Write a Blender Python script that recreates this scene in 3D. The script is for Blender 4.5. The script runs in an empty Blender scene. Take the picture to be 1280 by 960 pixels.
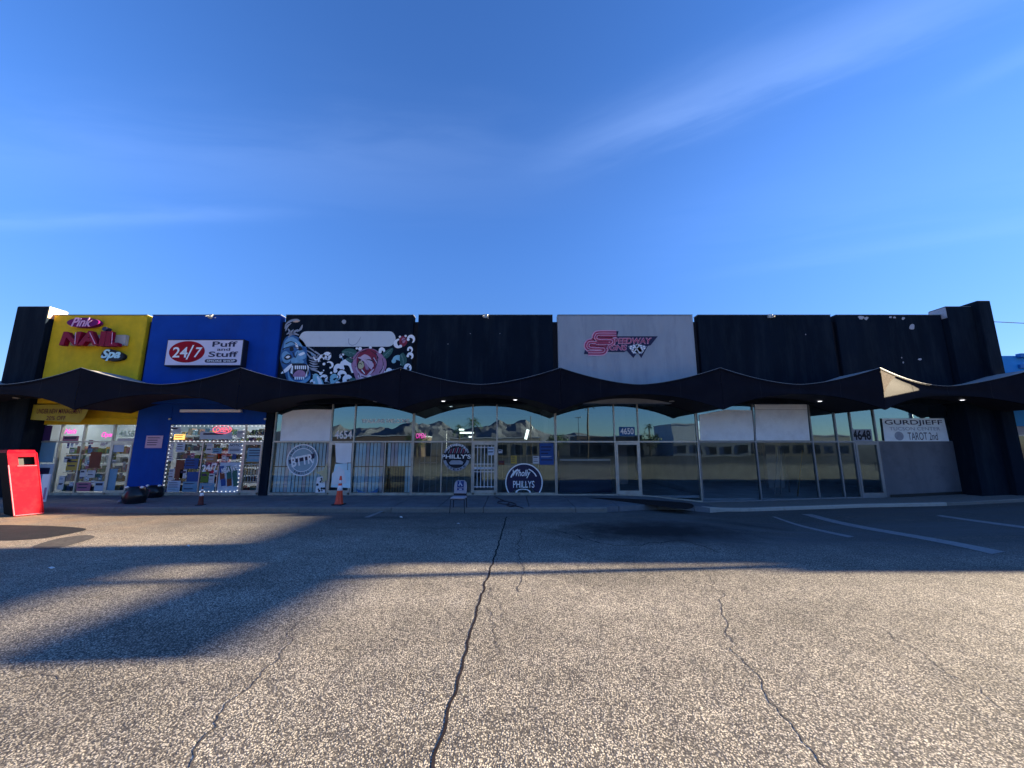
import bpy, math, random
from mathutils import Vector, Matrix, noise
random.seed(7)
C = bpy.context.scene
COL = C.collection
R = math.radians
PI = math.pi

# ------------------------------------------------------------------ camera, sky, sun, exposure
F, PITCH, CAMZ, DIST = 480.0, math.atan(1/6.0), 1.85, 15.7
cp, sp = math.cos(PITCH), math.sin(PITCH)
cd = bpy.data.cameras.new('camera'); cam = bpy.data.objects.new('camera', cd); COL.objects.link(cam)
cam.location = (0, -DIST, CAMZ); cam.rotation_euler = (PI/2 + PITCH, 0, 0)
cd.sensor_width = 36; cd.lens = 13.5; cd.clip_end = 20000; cd.clip_start = 0.05
C.camera = cam
C.view_settings.view_transform = 'Standard'; C.view_settings.look = 'None'
C.view_settings.exposure = 2.45; C.view_settings.gamma = 1
SUN_EL = math.atan(0.185); SUN_SLOPE = 0.075          # sun low on the right, a little behind the shops
sdir = Vector((1, SUN_SLOPE, 0)).normalized() * math.cos(SUN_EL) + Vector((0, 0, math.sin(SUN_EL)))
sl = bpy.data.lights.new('sun', 'SUN'); so = bpy.data.objects.new('sun', sl); COL.objects.link(so)
sl.energy = 5.0; sl.angle = R(0.5); sl.color = (1.0, 0.83, 0.58)
so.rotation_euler = sdir.to_track_quat('Z', 'Y').to_euler()
W = bpy.data.worlds.new('World'); C.world = W; W.use_nodes = True
def build_world():
    nt = W.node_tree; N = nt.nodes; L = nt.links
    for n in list(N): N.remove(n)
    out = N.new('ShaderNodeOutputWorld'); bg = N.new('ShaderNodeBackground'); L.new(bg.outputs[0], out.inputs[0])
    sky = N.new('ShaderNodeTexSky'); sky.sky_type = 'NISHITA'; sky.sun_disc = False
    sky.sun_elevation = SUN_EL; sky.sun_rotation = math.atan2(sdir.x, sdir.y)
    sky.air_density = 1.0; sky.dust_density = 0.1; sky.ozone_density = 1.0; sky.altitude = 700
    hs = N.new('ShaderNodeHueSaturation'); hs.inputs['Saturation'].default_value = 1.10; hs.inputs['Value'].default_value = 1.0
    wb = N.new('ShaderNodeVectorMath'); wb.operation = 'MULTIPLY'; wb.inputs[1].default_value = (.52, .655, 1.06)
    L.new(sky.outputs[0], wb.inputs[0]); L.new(wb.outputs[0], hs.inputs['Color'])
    tc = N.new('ShaderNodeTexCoord')
    sep = N.new('ShaderNodeSeparateXYZ'); L.new(tc.outputs['Generated'], sep.inputs[0])
    def m(op, a, b=None, c=None, clamp=False):
        n = N.new('ShaderNodeMath'); n.operation = op; n.use_clamp = clamp
        for i, v in enumerate((a, b, c)):
            if v is None: continue
            if isinstance(v, (int, float)): n.inputs[i].default_value = v
            else: L.new(v, n.inputs[i])
        return n.outputs[0]
    z = m('MAXIMUM', sep.outputs[2], 0.04)
    el = N.new('ShaderNodeMapRange'); el.interpolation_type = 'SMOOTHSTEP'; L.new(sep.outputs[2], el.inputs[0]); el.inputs[1].default_value = 0.02; el.inputs[2].default_value = 0.55; el.inputs[3].default_value = 0.36; el.inputs[4].default_value = 0.66
    el2 = N.new('ShaderNodeVectorMath'); el2.operation = 'SCALE'; L.new(hs.outputs[0], el2.inputs[0]); L.new(el.outputs[0], el2.inputs['Scale'])
    px = m('DIVIDE', sep.outputs[0], z); py = m('DIVIDE', sep.outputs[1], z)
    def streak(ax, ay, bx, by, wid, amt, nsc, seed):
        dx, dy = bx-ax, by-ay; ln = math.hypot(dx, dy); ux, uy = dx/ln, dy/ln
        rx = m('SUBTRACT', px, ax); ry = m('SUBTRACT', py, ay)
        al = m('ADD', m('MULTIPLY', rx, ux), m('MULTIPLY', ry, uy))
        pe = m('ADD', m('MULTIPLY', rx, -uy), m('MULTIPLY', ry, ux))
        cv = N.new('ShaderNodeCombineXYZ'); L.new(m('MULTIPLY', al, 1.2), cv.inputs[0]); L.new(m('MULTIPLY', pe, 5.0), cv.inputs[1]); cv.inputs[2].default_value = seed
        nz = N.new('ShaderNodeTexNoise'); nz.inputs['Scale'].default_value = nsc; nz.inputs['Detail'].default_value = 7; nz.inputs['Roughness'].default_value = 0.55
        nz.inputs['Distortion'].default_value = 0.4
        L.new(cv.outputs[0], nz.inputs['Vector'])
        ww = m('MULTIPLY_ADD', m('SUBTRACT', nz.outputs[0], 0.5), wid*1.6, pe)
        q = m('DIVIDE', ww, wid); g = m('POWER', 2.718, m('MULTIPLY', m('MULTIPLY', q, q), -1.0))
        h = m('DIVIDE', m('SUBTRACT', al, ln/2), ln/2); h2 = m('MULTIPLY', h, h)
        e = m('POWER', 2.718, m('MULTIPLY', m('MULTIPLY', h2, h2), -1.0))
        fibre = m('MULTIPLY_ADD', nz.outputs[0], 1.1, 0.35)
        return m('MULTIPLY', m('MULTIPLY', m('MULTIPLY', g, e), fibre), amt*.4)
    s = [streak(1.15, .62, .16, 1.2, .10, .34, 2.2, 1), streak(-2.6, 1.62, -1.0, 1.50, .06, .20, 2.0, 4),
         streak(-2.2, 1.15, .15, 1.30, .22, .16, 1.5, 7), streak(2.9, 1.35, 1.2, 2.1, .10, .10, 1.6, 9),
         streak(1.5, .55, 1.25, .95, .05, .14, 2.0, 12), streak(3.0, .9, .6, 1.5, .5, .10, 1.2, 15),
         streak(-3.0, -1.2, 3.0, -1.6, .4, .12, 1.2, 19)]
    tot = s[0]
    for k in s[1:]: tot = m('ADD', tot, k)
    tot = m('MULTIPLY', tot, m('GREATER_THAN', sep.outputs[2], 0.0), clamp=True)
    mx = N.new('ShaderNodeMix'); mx.data_type = 'RGBA'
    L.new(tot, mx.inputs['Factor']); L.new(el2.outputs[0], mx.inputs['A']); mx.inputs['B'].default_value = (1.5, 2.15, 3.6, 1)
    L.new(mx.outputs['Result'], bg.inputs['Color']); bg.inputs['Strength'].default_value = 0.10
build_world()

# ------------------------------------------------------------------ projection helpers (metres from the photograph's measurements)
def ray(px, py):
    u, v = px-640.0, py-480.0
    return Vector((u, F*cp + v*sp, F*sp - v*cp))
def at(px, py, y=0.0):
    d = ray(px, py); t = (DIST + y)/d.y
    return d.x*t, CAMZ + d.z*t
def lerp(tab, x):
    if x <= tab[0][0]: return tab[0][1]
    for (a, u), (b, v) in zip(tab, tab[1:]):
        if x <= b: return u + (v-u)*(x-a)/(b-a)
    return tab[-1][1]
def sstep(a, b, x):
    t = min(1, max(0, (x-a)/(b-a))); return t*t*(3-2*t)
SX = [(-60, 0), (4.4, 0), (5.6, -.05), (7.0, -.24), (7.9, -.27), (10.2, -.20), (12.6, -.12), (15.3, -.07), (18.8, .10), (24, .18), (60, .2)]
LOT = -0.107
def walk_z(x): return lerp(SX, x)
def lot_z(x, y):
    d = y + DIST
    return LOT + walk_z(x)*sstep(7.5, 12.4, d)
def gp(px, py, lift=0.0, walk=False):
    z = LOT
    d = ray(px, py)
    for _ in range(12):
        t = (z - CAMZ)/d.z
        x, y = d.x*t, d.y*t - DIST
        z = walk_z(x) if walk else lot_z(x, y)
    return Vector((x, y, z + lift))

# ------------------------------------------------------------------ materials
def mat(name, col, rough=.6, metal=0, spec=.4, var=.12, vs=2.0, bump=0.0, bs=60, emit=None, es=1.0, coat=0, streak=0.0, dirt=None, dirt_amt=0.0, dirt_s=1.2, dz=0.0):
    m = bpy.data.materials.new(name); m.use_nodes = True
    nt = m.node_tree; N = nt.nodes; L = nt.links; b = N['Principled BSDF']
    b.inputs['Roughness'].default_value = rough; b.inputs['Metallic'].default_value = metal
    b.inputs['Specular IOR Level'].default_value = spec; b.inputs['Coat Weight'].default_value = coat
    tc = N.new('ShaderNodeTexCoord')
    n1 = N.new('ShaderNodeTexNoise'); n1.inputs['Scale'].default_value = vs; n1.inputs['Detail'].default_value = 8; n1.inputs['Roughness'].default_value = .6
    if streak:
        mp = N.new('ShaderNodeMapping'); mp.inputs['Scale'].default_value = (1, 1, streak); L.new(tc.outputs['Object'], mp.inputs[0]); L.new(mp.outputs[0], n1.inputs['Vector'])
    else: L.new(tc.outputs['Object'], n1.inputs['Vector'])
    mr = N.new('ShaderNodeMapRange'); mr.inputs[1].default_value = .3; mr.inputs[2].default_value = .7; mr.inputs[3].default_value = 1-var; mr.inputs[4].default_value = 1+var
    L.new(n1.outputs[0], mr.inputs[0])
    mu = N.new('ShaderNodeVectorMath'); mu.operation = 'SCALE'; mu.inputs[0].default_value = col[:3]; L.new(mr.outputs[0], mu.inputs['Scale'])
    src = mu.outputs[0]
    if dirt:
        n3 = N.new('ShaderNodeTexNoise'); n3.inputs['Scale'].default_value = dirt_s; n3.inputs['Detail'].default_value = 9; n3.inputs['Roughness'].default_value = .7
        if dz:
            mp3 = N.new('ShaderNodeMapping'); mp3.inputs['Scale'].default_value = (1, 1, dz); L.new(tc.outputs['Object'], mp3.inputs[0]); L.new(mp3.outputs[0], n3.inputs['Vector'])
        else: L.new(tc.outputs['Object'], n3.inputs['Vector'])
        m3 = N.new('ShaderNodeMapRange'); m3.inputs[1].default_value = .48; m3.inputs[2].default_value = .72; m3.inputs[4].default_value = dirt_amt; L.new(n3.outputs[0], m3.inputs[0])
        mx = N.new('ShaderNodeMix'); mx.data_type = 'RGBA'; L.new(m3.outputs[0], mx.inputs['Factor']); L.new(src, mx.inputs['A']); mx.inputs['B'].default_value = (*dirt, 1)
        src = mx.outputs['Result']
    L.new(src, b.inputs['Base Color'])
    if bump:
        n2 = N.new('ShaderNodeTexNoise'); n2.inputs['Scale'].default_value = bs; n2.inputs['Detail'].default_value = 4; L.new(tc.outputs['Object'], n2.inputs['Vector'])
        bp = N.new('ShaderNodeBump'); bp.inputs['Strength'].default_value = bump; bp.inputs['Distance'].default_value = .01; L.new(n2.outputs[0], bp.inputs['Height']); L.new(bp.outputs[0], b.inputs['Normal'])
    if emit:
        b.inputs['Emission Color'].default_value = (*emit, 1); b.inputs['Emission Strength'].default_value = es
    return m
def glass_mat(name, refl=.42, tint=(.55, .62, .64), rough=0.0):
    m = bpy.data.materials.new(name); m.use_nodes = True
    nt = m.node_tree; N = nt.nodes; L = nt.links
    for n in list(N): N.remove(n)
    o = N.new('ShaderNodeOutputMaterial'); mx = N.new('ShaderNodeMixShader'); g = N.new('ShaderNodeBsdfGlossy'); t = N.new('ShaderNodeBsdfTransparent')
    g.inputs['Roughness'].default_value = rough; g.inputs['Color'].default_value = (.62, .90, 1.0, 1); t.inputs['Color'].default_value = (*tint, 1)
    fr = N.new('ShaderNodeFresnel'); fr.inputs[0].default_value = 1.5
    ad = N.new('ShaderNodeMath'); ad.operation = 'MULTIPLY_ADD'; ad.inputs[1].default_value = 1.0; ad.inputs[2].default_value = refl; ad.use_clamp = True
    L.new(fr.outputs[0], ad.inputs[0]); L.new(ad.outputs[0], mx.inputs[0]); L.new(t.outputs[0], mx.inputs[1]); L.new(g.outputs[0], mx.inputs[2]); L.new(mx.outputs[0], o.inputs[0])
    tc = N.new('ShaderNodeTexCoord'); nz = N.new('ShaderNodeTexNoise'); nz.inputs['Scale'].default_value = .8; nz.inputs['Detail'].default_value = 1
    L.new(tc.outputs['Object'], nz.inputs['Vector'])
    bp = N.new('ShaderNodeBump'); bp.inputs['Strength'].default_value = .25; bp.inputs['Distance'].default_value = .012; L.new(nz.outputs[0], bp.inputs['Height']); L.new(bp.outputs[0], g.inputs['Normal'])
    return m
M = {}
M['black'] = mat('black_stucco', (.0045, .010, .020), .8, spec=.08, var=.22, vs=1.2, bump=.5, bs=45, streak=.25, dirt=(.020, .030, .042), dirt_amt=.75, dirt_s=1.8, dz=.16)
M['fascia'] = mat('fascia_paint', (.0058, .0068, .014), .7, spec=.08, var=.2, vs=1.5, bump=.25, bs=30, streak=.3, dirt=(.014, .015, .022), dirt_amt=.5, dirt_s=.9)
M['fascia_pale'] = mat('fascia_tan', (.15, .115, .085), .85, spec=.1, var=.35, vs=14, bump=.4, bs=40)
M['soffit'] = mat('soffit_paint', (.014, .012, .02), .8, var=.2)
M['roof'] = mat('roof_coating', (.34, .33, .33), .85, var=.25, vs=3, bump=.5, bs=20, dirt=(.12, .11, .1), dirt_amt=.7, dirt_s=3)
M['yellow'] = mat('yellow_stucco', (.70, .47, .02), .8, spec=.15, var=.13, vs=2.2, bump=.5, bs=45, dirt=(.50, .34, .03), dirt_amt=.7, dirt_s=1.6, dz=.25)
M['blue'] = mat('blue_stucco', (.004, .058, .34), .75, spec=.15, var=.10, vs=1.6, bump=.5, bs=45, dirt=(.010, .045, .22), dirt_amt=.7, dirt_s=1.6, dz=.2)
M['grey'] = mat('grey_stucco', (.33, .36, .40), .85, spec=.15, var=.09, vs=1.4, bump=.5, bs=45, streak=.3, dirt=(.22, .25, .29), dirt_amt=.8, dirt_s=2.0, dz=.2)
M['peach'] = mat('peach_tint', (.62, .42, .30), .8, var=.15, bump=.5)
M['chip'] = mat('bare_render', (.42, .42, .46), .85, var=.2, vs=20)
M['recess'] = mat('recess_black', (.006, .008, .016), .8)
M['alu'] = mat('aluminium', (.46, .45, .42), .38, metal=.55, var=.12, vs=3, dirt=(.2, .18, .15), dirt_amt=.4, dirt_s=4)
M['alu_dark'] = mat('aluminium_dull', (.20, .22, .25), .4, metal=.5, var=.12)
M['sill'] = mat('sill_metal', (.40, .37, .31), .55, metal=.2, var=.2, dirt=(.15, .12, .08), dirt_amt=.6, dirt_s=5)
M['glass'] = glass_mat('glass', .24)
M['glass_mid'] = glass_mat('glass_mid', .06, (.86, .9, .92))
M['glass_low'] = glass_mat('glass_lower', .10, (.42, .50, .56))
M['glass_shop'] = glass_mat('glass_shop', .04, (.92, .93, .94))
M['white'] = mat('white_board', (.82, .88, .94), .6, var=.05, vs=1.0, dirt=(.45, .47, .52), dirt_amt=.4)
M['paper'] = mat('paper', (.82, .83, .85), .8, var=.06)
M['blind'] = mat('blind_slat', (.64, .84, .90), .6, var=.12, vs=2)
M['blind2'] = mat('blind_slat_pink', (.66, .62, .68), .6, var=.12, vs=2)
M['barwhite'] = mat('bar_paint', (.62, .64, .68), .5, var=.08)
M['intwall'] = mat('interior_wall', (.30, .36, .44), .85, var=.2, vs=.7)
M['intfloor'] = mat('interior_floor', (.40, .45, .52), .45, var=.25, vs=1.2)
M['intceil'] = mat('interior_ceiling', (.12, .12, .13), .9)
M['wood'] = mat('brown_plywood', (.20, .13, .05), .7, var=.25, vs=8, streak=.1)
M['ink'] = mat('dark_ink', (.006, .008, .02), .6)
M['vinyl'] = mat('white_vinyl', (.84, .85, .88), .6, var=.03)
M['vinylgrey'] = mat('grey_vinyl', (.30, .33, .40), .6, var=.15, vs=8)
M['magenta'] = mat('magenta_plastic', (.26, .003, .03), .5, spec=.15, var=.08)
M['purple'] = mat('purple_plastic', (.17, .006, .12), .55, spec=.15)
M['pink'] = mat('pink_plastic', (.75, .38, .60), .4)
M['cyan'] = mat('cyan_plastic', (.55, .85, .90), .4)
M['signwhite'] = mat('sign_face', (.66, .62, .76), .4, var=.03)
M['signred'] = mat('sign_red', (.32, .005, .018), .6, spec=.1, var=.05)
M['navy'] = mat('navy_ink', (.012, .012, .055), .5)
M['raceway'] = mat('raceway_metal', (.42, .38, .36), .6, var=.1)
M['logored'] = mat('logo_red', (.40, .05, .11), .6)
M['logopink'] = mat('logo_pink', (.68, .36, .50), .6)
M['neonred'] = mat('neon_red', (.5, .02, .05), .5, emit=(1, .10, .18), es=.35)
M['neonpink'] = mat('neon_pink', (.5, .02, .3), .5, emit=(1, .05, .55), es=.32)
M['neonamber'] = mat('amber_lightbox', (.5, .3, .1), .5, emit=(1, .5, .12), es=.35)
M['led'] = mat('led_bulb', (.8, .8, .8), .5, emit=(.9, .95, 1), es=.18)
M['lamp'] = mat('lamp_lens', (.8, .8, .8), .5, emit=(.95, .95, 1), es=.6)
M['lampoff'] = mat('lamp_lens_off', (.3, .3, .33), .4)
M['tube'] = mat('fluorescent_tube', (.8, .8, .8), .5, emit=(.9, 1, .95), es=.7)
M['panelight'] = mat('ceiling_panel_light', (.8, .8, .8), .5, emit=(1, .93, .82), es=6)
M['binred'] = mat('red_bin_paint', (.25, .0015, .010), .6, spec=.05, var=.07, vs=3, dirt=(.36, .02, .025), dirt_amt=.5, dirt_s=4)
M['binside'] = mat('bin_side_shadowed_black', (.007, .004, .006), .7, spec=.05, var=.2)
M['rubber'] = mat('black_rubber', (.012, .012, .014), .6, var=.2)
M['orange'] = mat('cone_orange', (.72, .055, .018), .45, var=.08, vs=12)
M['maroon'] = mat('cone_maroon', (.10, .014, .010), .6, var=.2, vs=12)
M['reflective'] = mat('cone_collar', (.75, .74, .78), .4, var=.05)
M['bag'] = mat('black_plastic', (.010, .012, .016), .28, var=.2, bump=.5, bs=14)
M['fabric'] = mat('grey_fabric', (.36, .32, .36), .9, var=.15, vs=18, bump=.3, bs=300)
M['signblue'] = mat('chair_sign_blue', (.012, .03, .16), .5)
M['chairmetal'] = mat('chair_metal', (.03, .03, .04), .35, metal=.7)
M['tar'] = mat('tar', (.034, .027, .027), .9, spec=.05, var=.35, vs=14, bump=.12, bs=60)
M['tarworn'] = mat('tar_worn', (.085, .072, .062), .9, var=.4, vs=14, bump=.15, bs=60)
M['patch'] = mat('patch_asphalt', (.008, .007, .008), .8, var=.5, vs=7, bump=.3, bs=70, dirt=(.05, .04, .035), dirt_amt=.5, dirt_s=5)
M['kerb'] = mat('kerb_concrete', (.21, .19, .17), .85, var=.25, vs=5, bump=.7, bs=45, dirt=(.07, .06, .06), dirt_amt=.75, dirt_s=5)
M['kerb_pale'] = mat('kerb_concrete_pale', (.46, .40, .34), .85, var=.2, vs=4, bump=.6, bs=45, dirt=(.22, .2, .18), dirt_amt=.7, dirt_s=4)
M['walk'] = mat('walk_concrete', (.145, .15, .165), .8, var=.2, vs=2.5, bump=.6, bs=60, dirt=(.08, .085, .1), dirt_amt=.8, dirt_s=1.1)
M['green'] = mat('mural_green', (.03, .11, .10), .7, var=.25, vs=9)
M['greenl'] = mat('mural_green_light', (.12, .24, .22), .7)
M['rose'] = mat('mural_rose', (.24, .02, .05), .7, var=.25, vs=6)
M['rosel'] = mat('mural_rose_light', (.40, .20, .32), .7, var=.15, vs=6)
M['rosep'] = mat('mural_rose_pale', (.62, .45, .56), .7)
M['mblue'] = mat('mural_blue', (.03, .12, .30), .7, var=.3, vs=7)
M['mbluel'] = mat('mural_blue_light', (.16, .36, .55), .7, var=.2, vs=7)
M['mteal'] = mat('mural_teal', (.25, .50, .58), .7)
M['mcream'] = mat('mural_cream', (.55, .48, .28), .7)
M['banner'] = mat('mural_banner', (.62, .66, .68), .8, var=.07, vs=5, dirt=(.48, .52, .56), dirt_amt=.5, dirt_s=5)
M['bluewall'] = mat('bright_blue_wall', (.02, .30, .72), .6, var=.08)
M['bluetrim'] = mat('blue_cornice', (.012, .18, .50), .5)
M['palewall'] = mat('pale_wall', (.42, .42, .45), .8)
M['beige'] = mat('beige_stucco', (.30, .25, .20), .85, var=.1)
M['brick'] = mat('brown_wall', (.16, .10, .075), .85, var=.15)
M['darkglass'] = mat('dark_window', (.01, .014, .02), .08, spec=.8)
M['steel'] = mat('grey_steel', (.22, .23, .25), .45, metal=.6)
M['bark'] = mat('palm_bark', (.11, .08, .06), .9, var=.3, vs=8)
M['frond'] = mat('palm_frond', (.045, .085, .025), .7, var=.3, vs=3)
M['leaf'] = mat('tree_leaf', (.035, .06, .02), .75, var=.35, vs=2)
M['rock'] = mat('mountain_rock', (.10, .095, .11), .95, var=.3, vs=.004, bump=0)
M['cable'] = mat('cable_rubber', (.035, .02, .03), .6)
M['litter'] = mat('litter_paper', (.7, .68, .65), .8)
PC = [mat('print_%d' % i, c, .7, var=.1) for i, c in enumerate([(.42, .5, .6), (.16, .04, .02), (.02, .07, .25), (.5, .5, .52), (.10, .17, .02), (.32, .18, .10), (.05, .02, .10), (.03, .12, .10), (.45, .30, .05), (.03, .03, .045), (.35, .12, .2), (.15, .3, .42)])]

def chipseal():
    m = bpy.data.materials.new('chipseal_asphalt'); m.use_nodes = True
    nt = m.node_tree; N = nt.nodes; L = nt.links; b = N['Principled BSDF']; b.inputs['Roughness'].default_value = .85; b.inputs['Specular IOR Level'].default_value = .3
    tc = N.new('ShaderNodeTexCoord'); P = tc.outputs['Object']
    def nz(scale, det=6, vec=None, rough=.6, dist=0):
        n = N.new('ShaderNodeTexNoise'); n.inputs['Scale'].default_value = scale; n.inputs['Detail'].default_value = det; n.inputs['Roughness'].default_value = rough; n.inputs['Distortion'].default_value = dist
        L.new(vec or P, n.inputs['Vector']); return n.outputs[0]
    def m_(op, a, b_=None, c=None, clamp=False):
        n = N.new('ShaderNodeMath'); n.operation = op; n.use_clamp = clamp
        for i, v in enumerate((a, b_, c)):
            if v is None: continue
            if isinstance(v, (int, float)): n.inputs[i].default_value = v
            else: L.new(v, n.inputs[i])
        return n.outputs[0]
    def mr(v, a, b_, c=0., d=1.):
        n = N.new('ShaderNodeMapRange'); L.new(v, n.inputs[0])
        for i, k in enumerate((a, b_, c, d)): n.inputs[i+1].default_value = k
        return n.outputs[0]
    def mixc(f, a, b_):
        n = N.new('ShaderNodeMix'); n.data_type = 'RGBA'
        if isinstance(f, float): n.inputs['Factor'].default_value = f
        else: L.new(f, n.inputs['Factor'])
        for k, v in (('A', a), ('B', b_)):
            if isinstance(v, tuple): n.inputs[k].default_value = (*v, 1)
            else: L.new(v, n.inputs[k])
        return n.outputs['Result']
    # distorted position so that the stones are irregular
    dn = N.new('ShaderNodeTexNoise'); dn.inputs['Scale'].default_value = 40; dn.inputs['Detail'].default_value = 2; L.new(P, dn.inputs['Vector'])
    va = N.new('ShaderNodeVectorMath'); va.operation = 'MULTIPLY_ADD'; va.inputs[1].default_value = (.014, .014, .014); L.new(dn.outputs['Color'], va.inputs[0]); L.new(P, va.inputs[2])
    v = N.new('ShaderNodeTexVoronoi'); v.inputs['Scale'].default_value = 70; v.inputs['Randomness'].default_value = 1; L.new(va.outputs[0], v.inputs['Vector'])
    sepc = N.new('ShaderNodeSeparateColor'); L.new(v.outputs['Color'], sepc.inputs[0])
    stone = N.new('ShaderNodeValToRGB'); L.new(sepc.outputs[0], stone.inputs[0])
    e = stone.color_ramp.elements; e[0].position = 0; e[0].color = (.16, .135, .115, 1); e[1].position = 1; e[1].color = (.72, .64, .51, 1)
    for p, c in ((.25, (.32, .285, .235)), (.5, (.46, .41, .33)), (.75, (.57, .505, .41))): el = e.new(p); el.color = (*c, 1)
    gap = mr(v.outputs['Distance'], .34, .62)
    hole = m_('MAXIMUM', gap, m_('MULTIPLY', mr(sepc.outputs[1], .84, .92), .8))
    col = mixc(m_('MULTIPLY', hole, .85), stone.outputs[0], (.05, .044, .042))
    big = nz(.35, 7, rough=.65); mid = nz(2.3, 6)
    col2 = N.new('ShaderNodeVectorMath'); col2.operation = 'SCALE'; L.new(col, col2.inputs[0])
    L.new(m_('MULTIPLY', mr(big, .3, .7, .72, 1.16), mr(mid, .3, .7, .84, 1.12)), col2.inputs['Scale'])
    mpl = N.new('ShaderNodeMapping'); mpl.inputs['Rotation'].default_value = (0, 0, -.06); mpl.inputs['Scale'].default_value = (.05, .8, 1); L.new(P, mpl.inputs[0])
    lane = nz(1.0, 4, mpl.outputs[0], .55)
    worn = N.new('ShaderNodeVectorMath'); worn.operation = 'SCALE'; L.new(col2.outputs[0], worn.inputs[0]); L.new(mr(lane, .35, .65, .86, 1.1), worn.inputs['Scale'])
    spots = mr(nz(1.7, 8, rough=.75), .66, .74, 0, .55)
    col2 = type('o', (), {'outputs': [mixc(spots, worn.outputs[0], (.09, .075, .07))]})()
    # darker sealed stalls on the right; the dark colour also imitates shade there
    sep = N.new('ShaderNodeSeparateXYZ'); L.new(P, sep.inputs[0]); X, Y = sep.outputs[0], sep.outputs[1]
    wob = nz(.6, 6, rough=.6)
    mp = N.new('ShaderNodeMapping'); mp.inputs['Rotation'].default_value = (0, 0, .12); mp.inputs['Scale'].default_value = (.16, 1.1, 1); L.new(P, mp.inputs[0])
    strk = nz(1.4, 7, mp.outputs[0], .7)
    yy = m_('ADD', Y, m_('MULTIPLY_ADD', wob, 2.6, -1.3))
    xx = m_('ADD', X, m_('MULTIPLY_ADD', wob, 5.0, -2.5))
    seal_shade = m_('MULTIPLY', mr(yy, -9.4, -7.0), mr(xx, -.5, 4.0))
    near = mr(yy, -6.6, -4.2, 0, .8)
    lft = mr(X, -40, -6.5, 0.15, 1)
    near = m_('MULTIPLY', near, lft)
    seal_shade = m_('MAXIMUM', seal_shade, near)
    seal_shade = m_('MULTIPLY', seal_shade, mr(strk, .25, .6, .45, .95))
    col3 = mixc(seal_shade, col2.outputs[0], mixc(mr(strk, .4, .7), (.034, .035, .038), (.12, .12, .12)))
    far = mr(m_('ADD', Y, m_('MULTIPLY', wob, 1.0)), -26.0, -36.0)
    col3 = mixc(m_('MULTIPLY', far, .88), col3, (.035, .037, .042))
    # oil stain
    def blob(cx, cy, rx, ry, lo, hi):
        a = m_('DIVIDE', m_('SUBTRACT', X, cx), rx); b2 = m_('DIVIDE', m_('SUBTRACT', Y, cy), ry)
        d = m_('SQRT', m_('ADD', m_('MULTIPLY', a, a), m_('MULTIPLY', b2, b2)))
        return mr(m_('ADD', d, m_('MULTIPLY_ADD', mid, .9, -.45)), hi, lo)
    oil = m_('MAXIMUM', m_('MAXIMUM', blob(3.4, -6.0, 2.6, 1.3, .35, 1.15), m_('MULTIPLY', blob(6.3, -4.6, 1.6, .9, .1, 1), .7)), m_('MULTIPLY', blob(-10.6, -3.75, 2.6, .35, .1, 1.), .7))
    oil = m_('MAXIMUM', oil, m_('MULTIPLY', blob(-3.7, -4.3, 1.6, .35, .1, 1), .6))
    col4 = mixc(m_('MULTIPLY', oil, .92), col3, (.008, .008, .010))
    # rust-brown dust towards the red bin
    dust = m_('MULTIPLY', mr(X, -7, -13), mr(nz(1.1, 6), .35, .65, .2, .8))
    col5 = mixc(m_('MULTIPLY', dust, .6), col4, (.50, .30, .15))
    L.new(col5, b.inputs['Base Color'])
    h = m_('SUBTRACT', m_('MULTIPLY_ADD', sepc.outputs[2], .5, .6), hole)
    bp = N.new('ShaderNodeBump'); bp.inputs['Strength'].default_value = .5; bp.inputs['Distance'].default_value = .008; L.new(h, bp.inputs['Height'])
    bp2 = N.new('ShaderNodeBump'); bp2.inputs['Strength'].default_value = .35; bp2.inputs['Distance'].default_value = .05; L.new(nz(3, 3), bp2.inputs['Height']); L.new(bp.outputs[0], bp2.inputs['Normal'])
    L.new(bp2.outputs[0], b.inputs['Normal'])
    return m
M['lot'] = chipseal()
def stripe_mat():
    m = mat('worn_stripe', (.27, .27, .27), .8, var=.25, vs=9, bump=.4, bs=60, dirt=(.05, .05, .06), dirt_amt=1., dirt_s=9)
    return m
M['stripe'] = stripe_mat()

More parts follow.
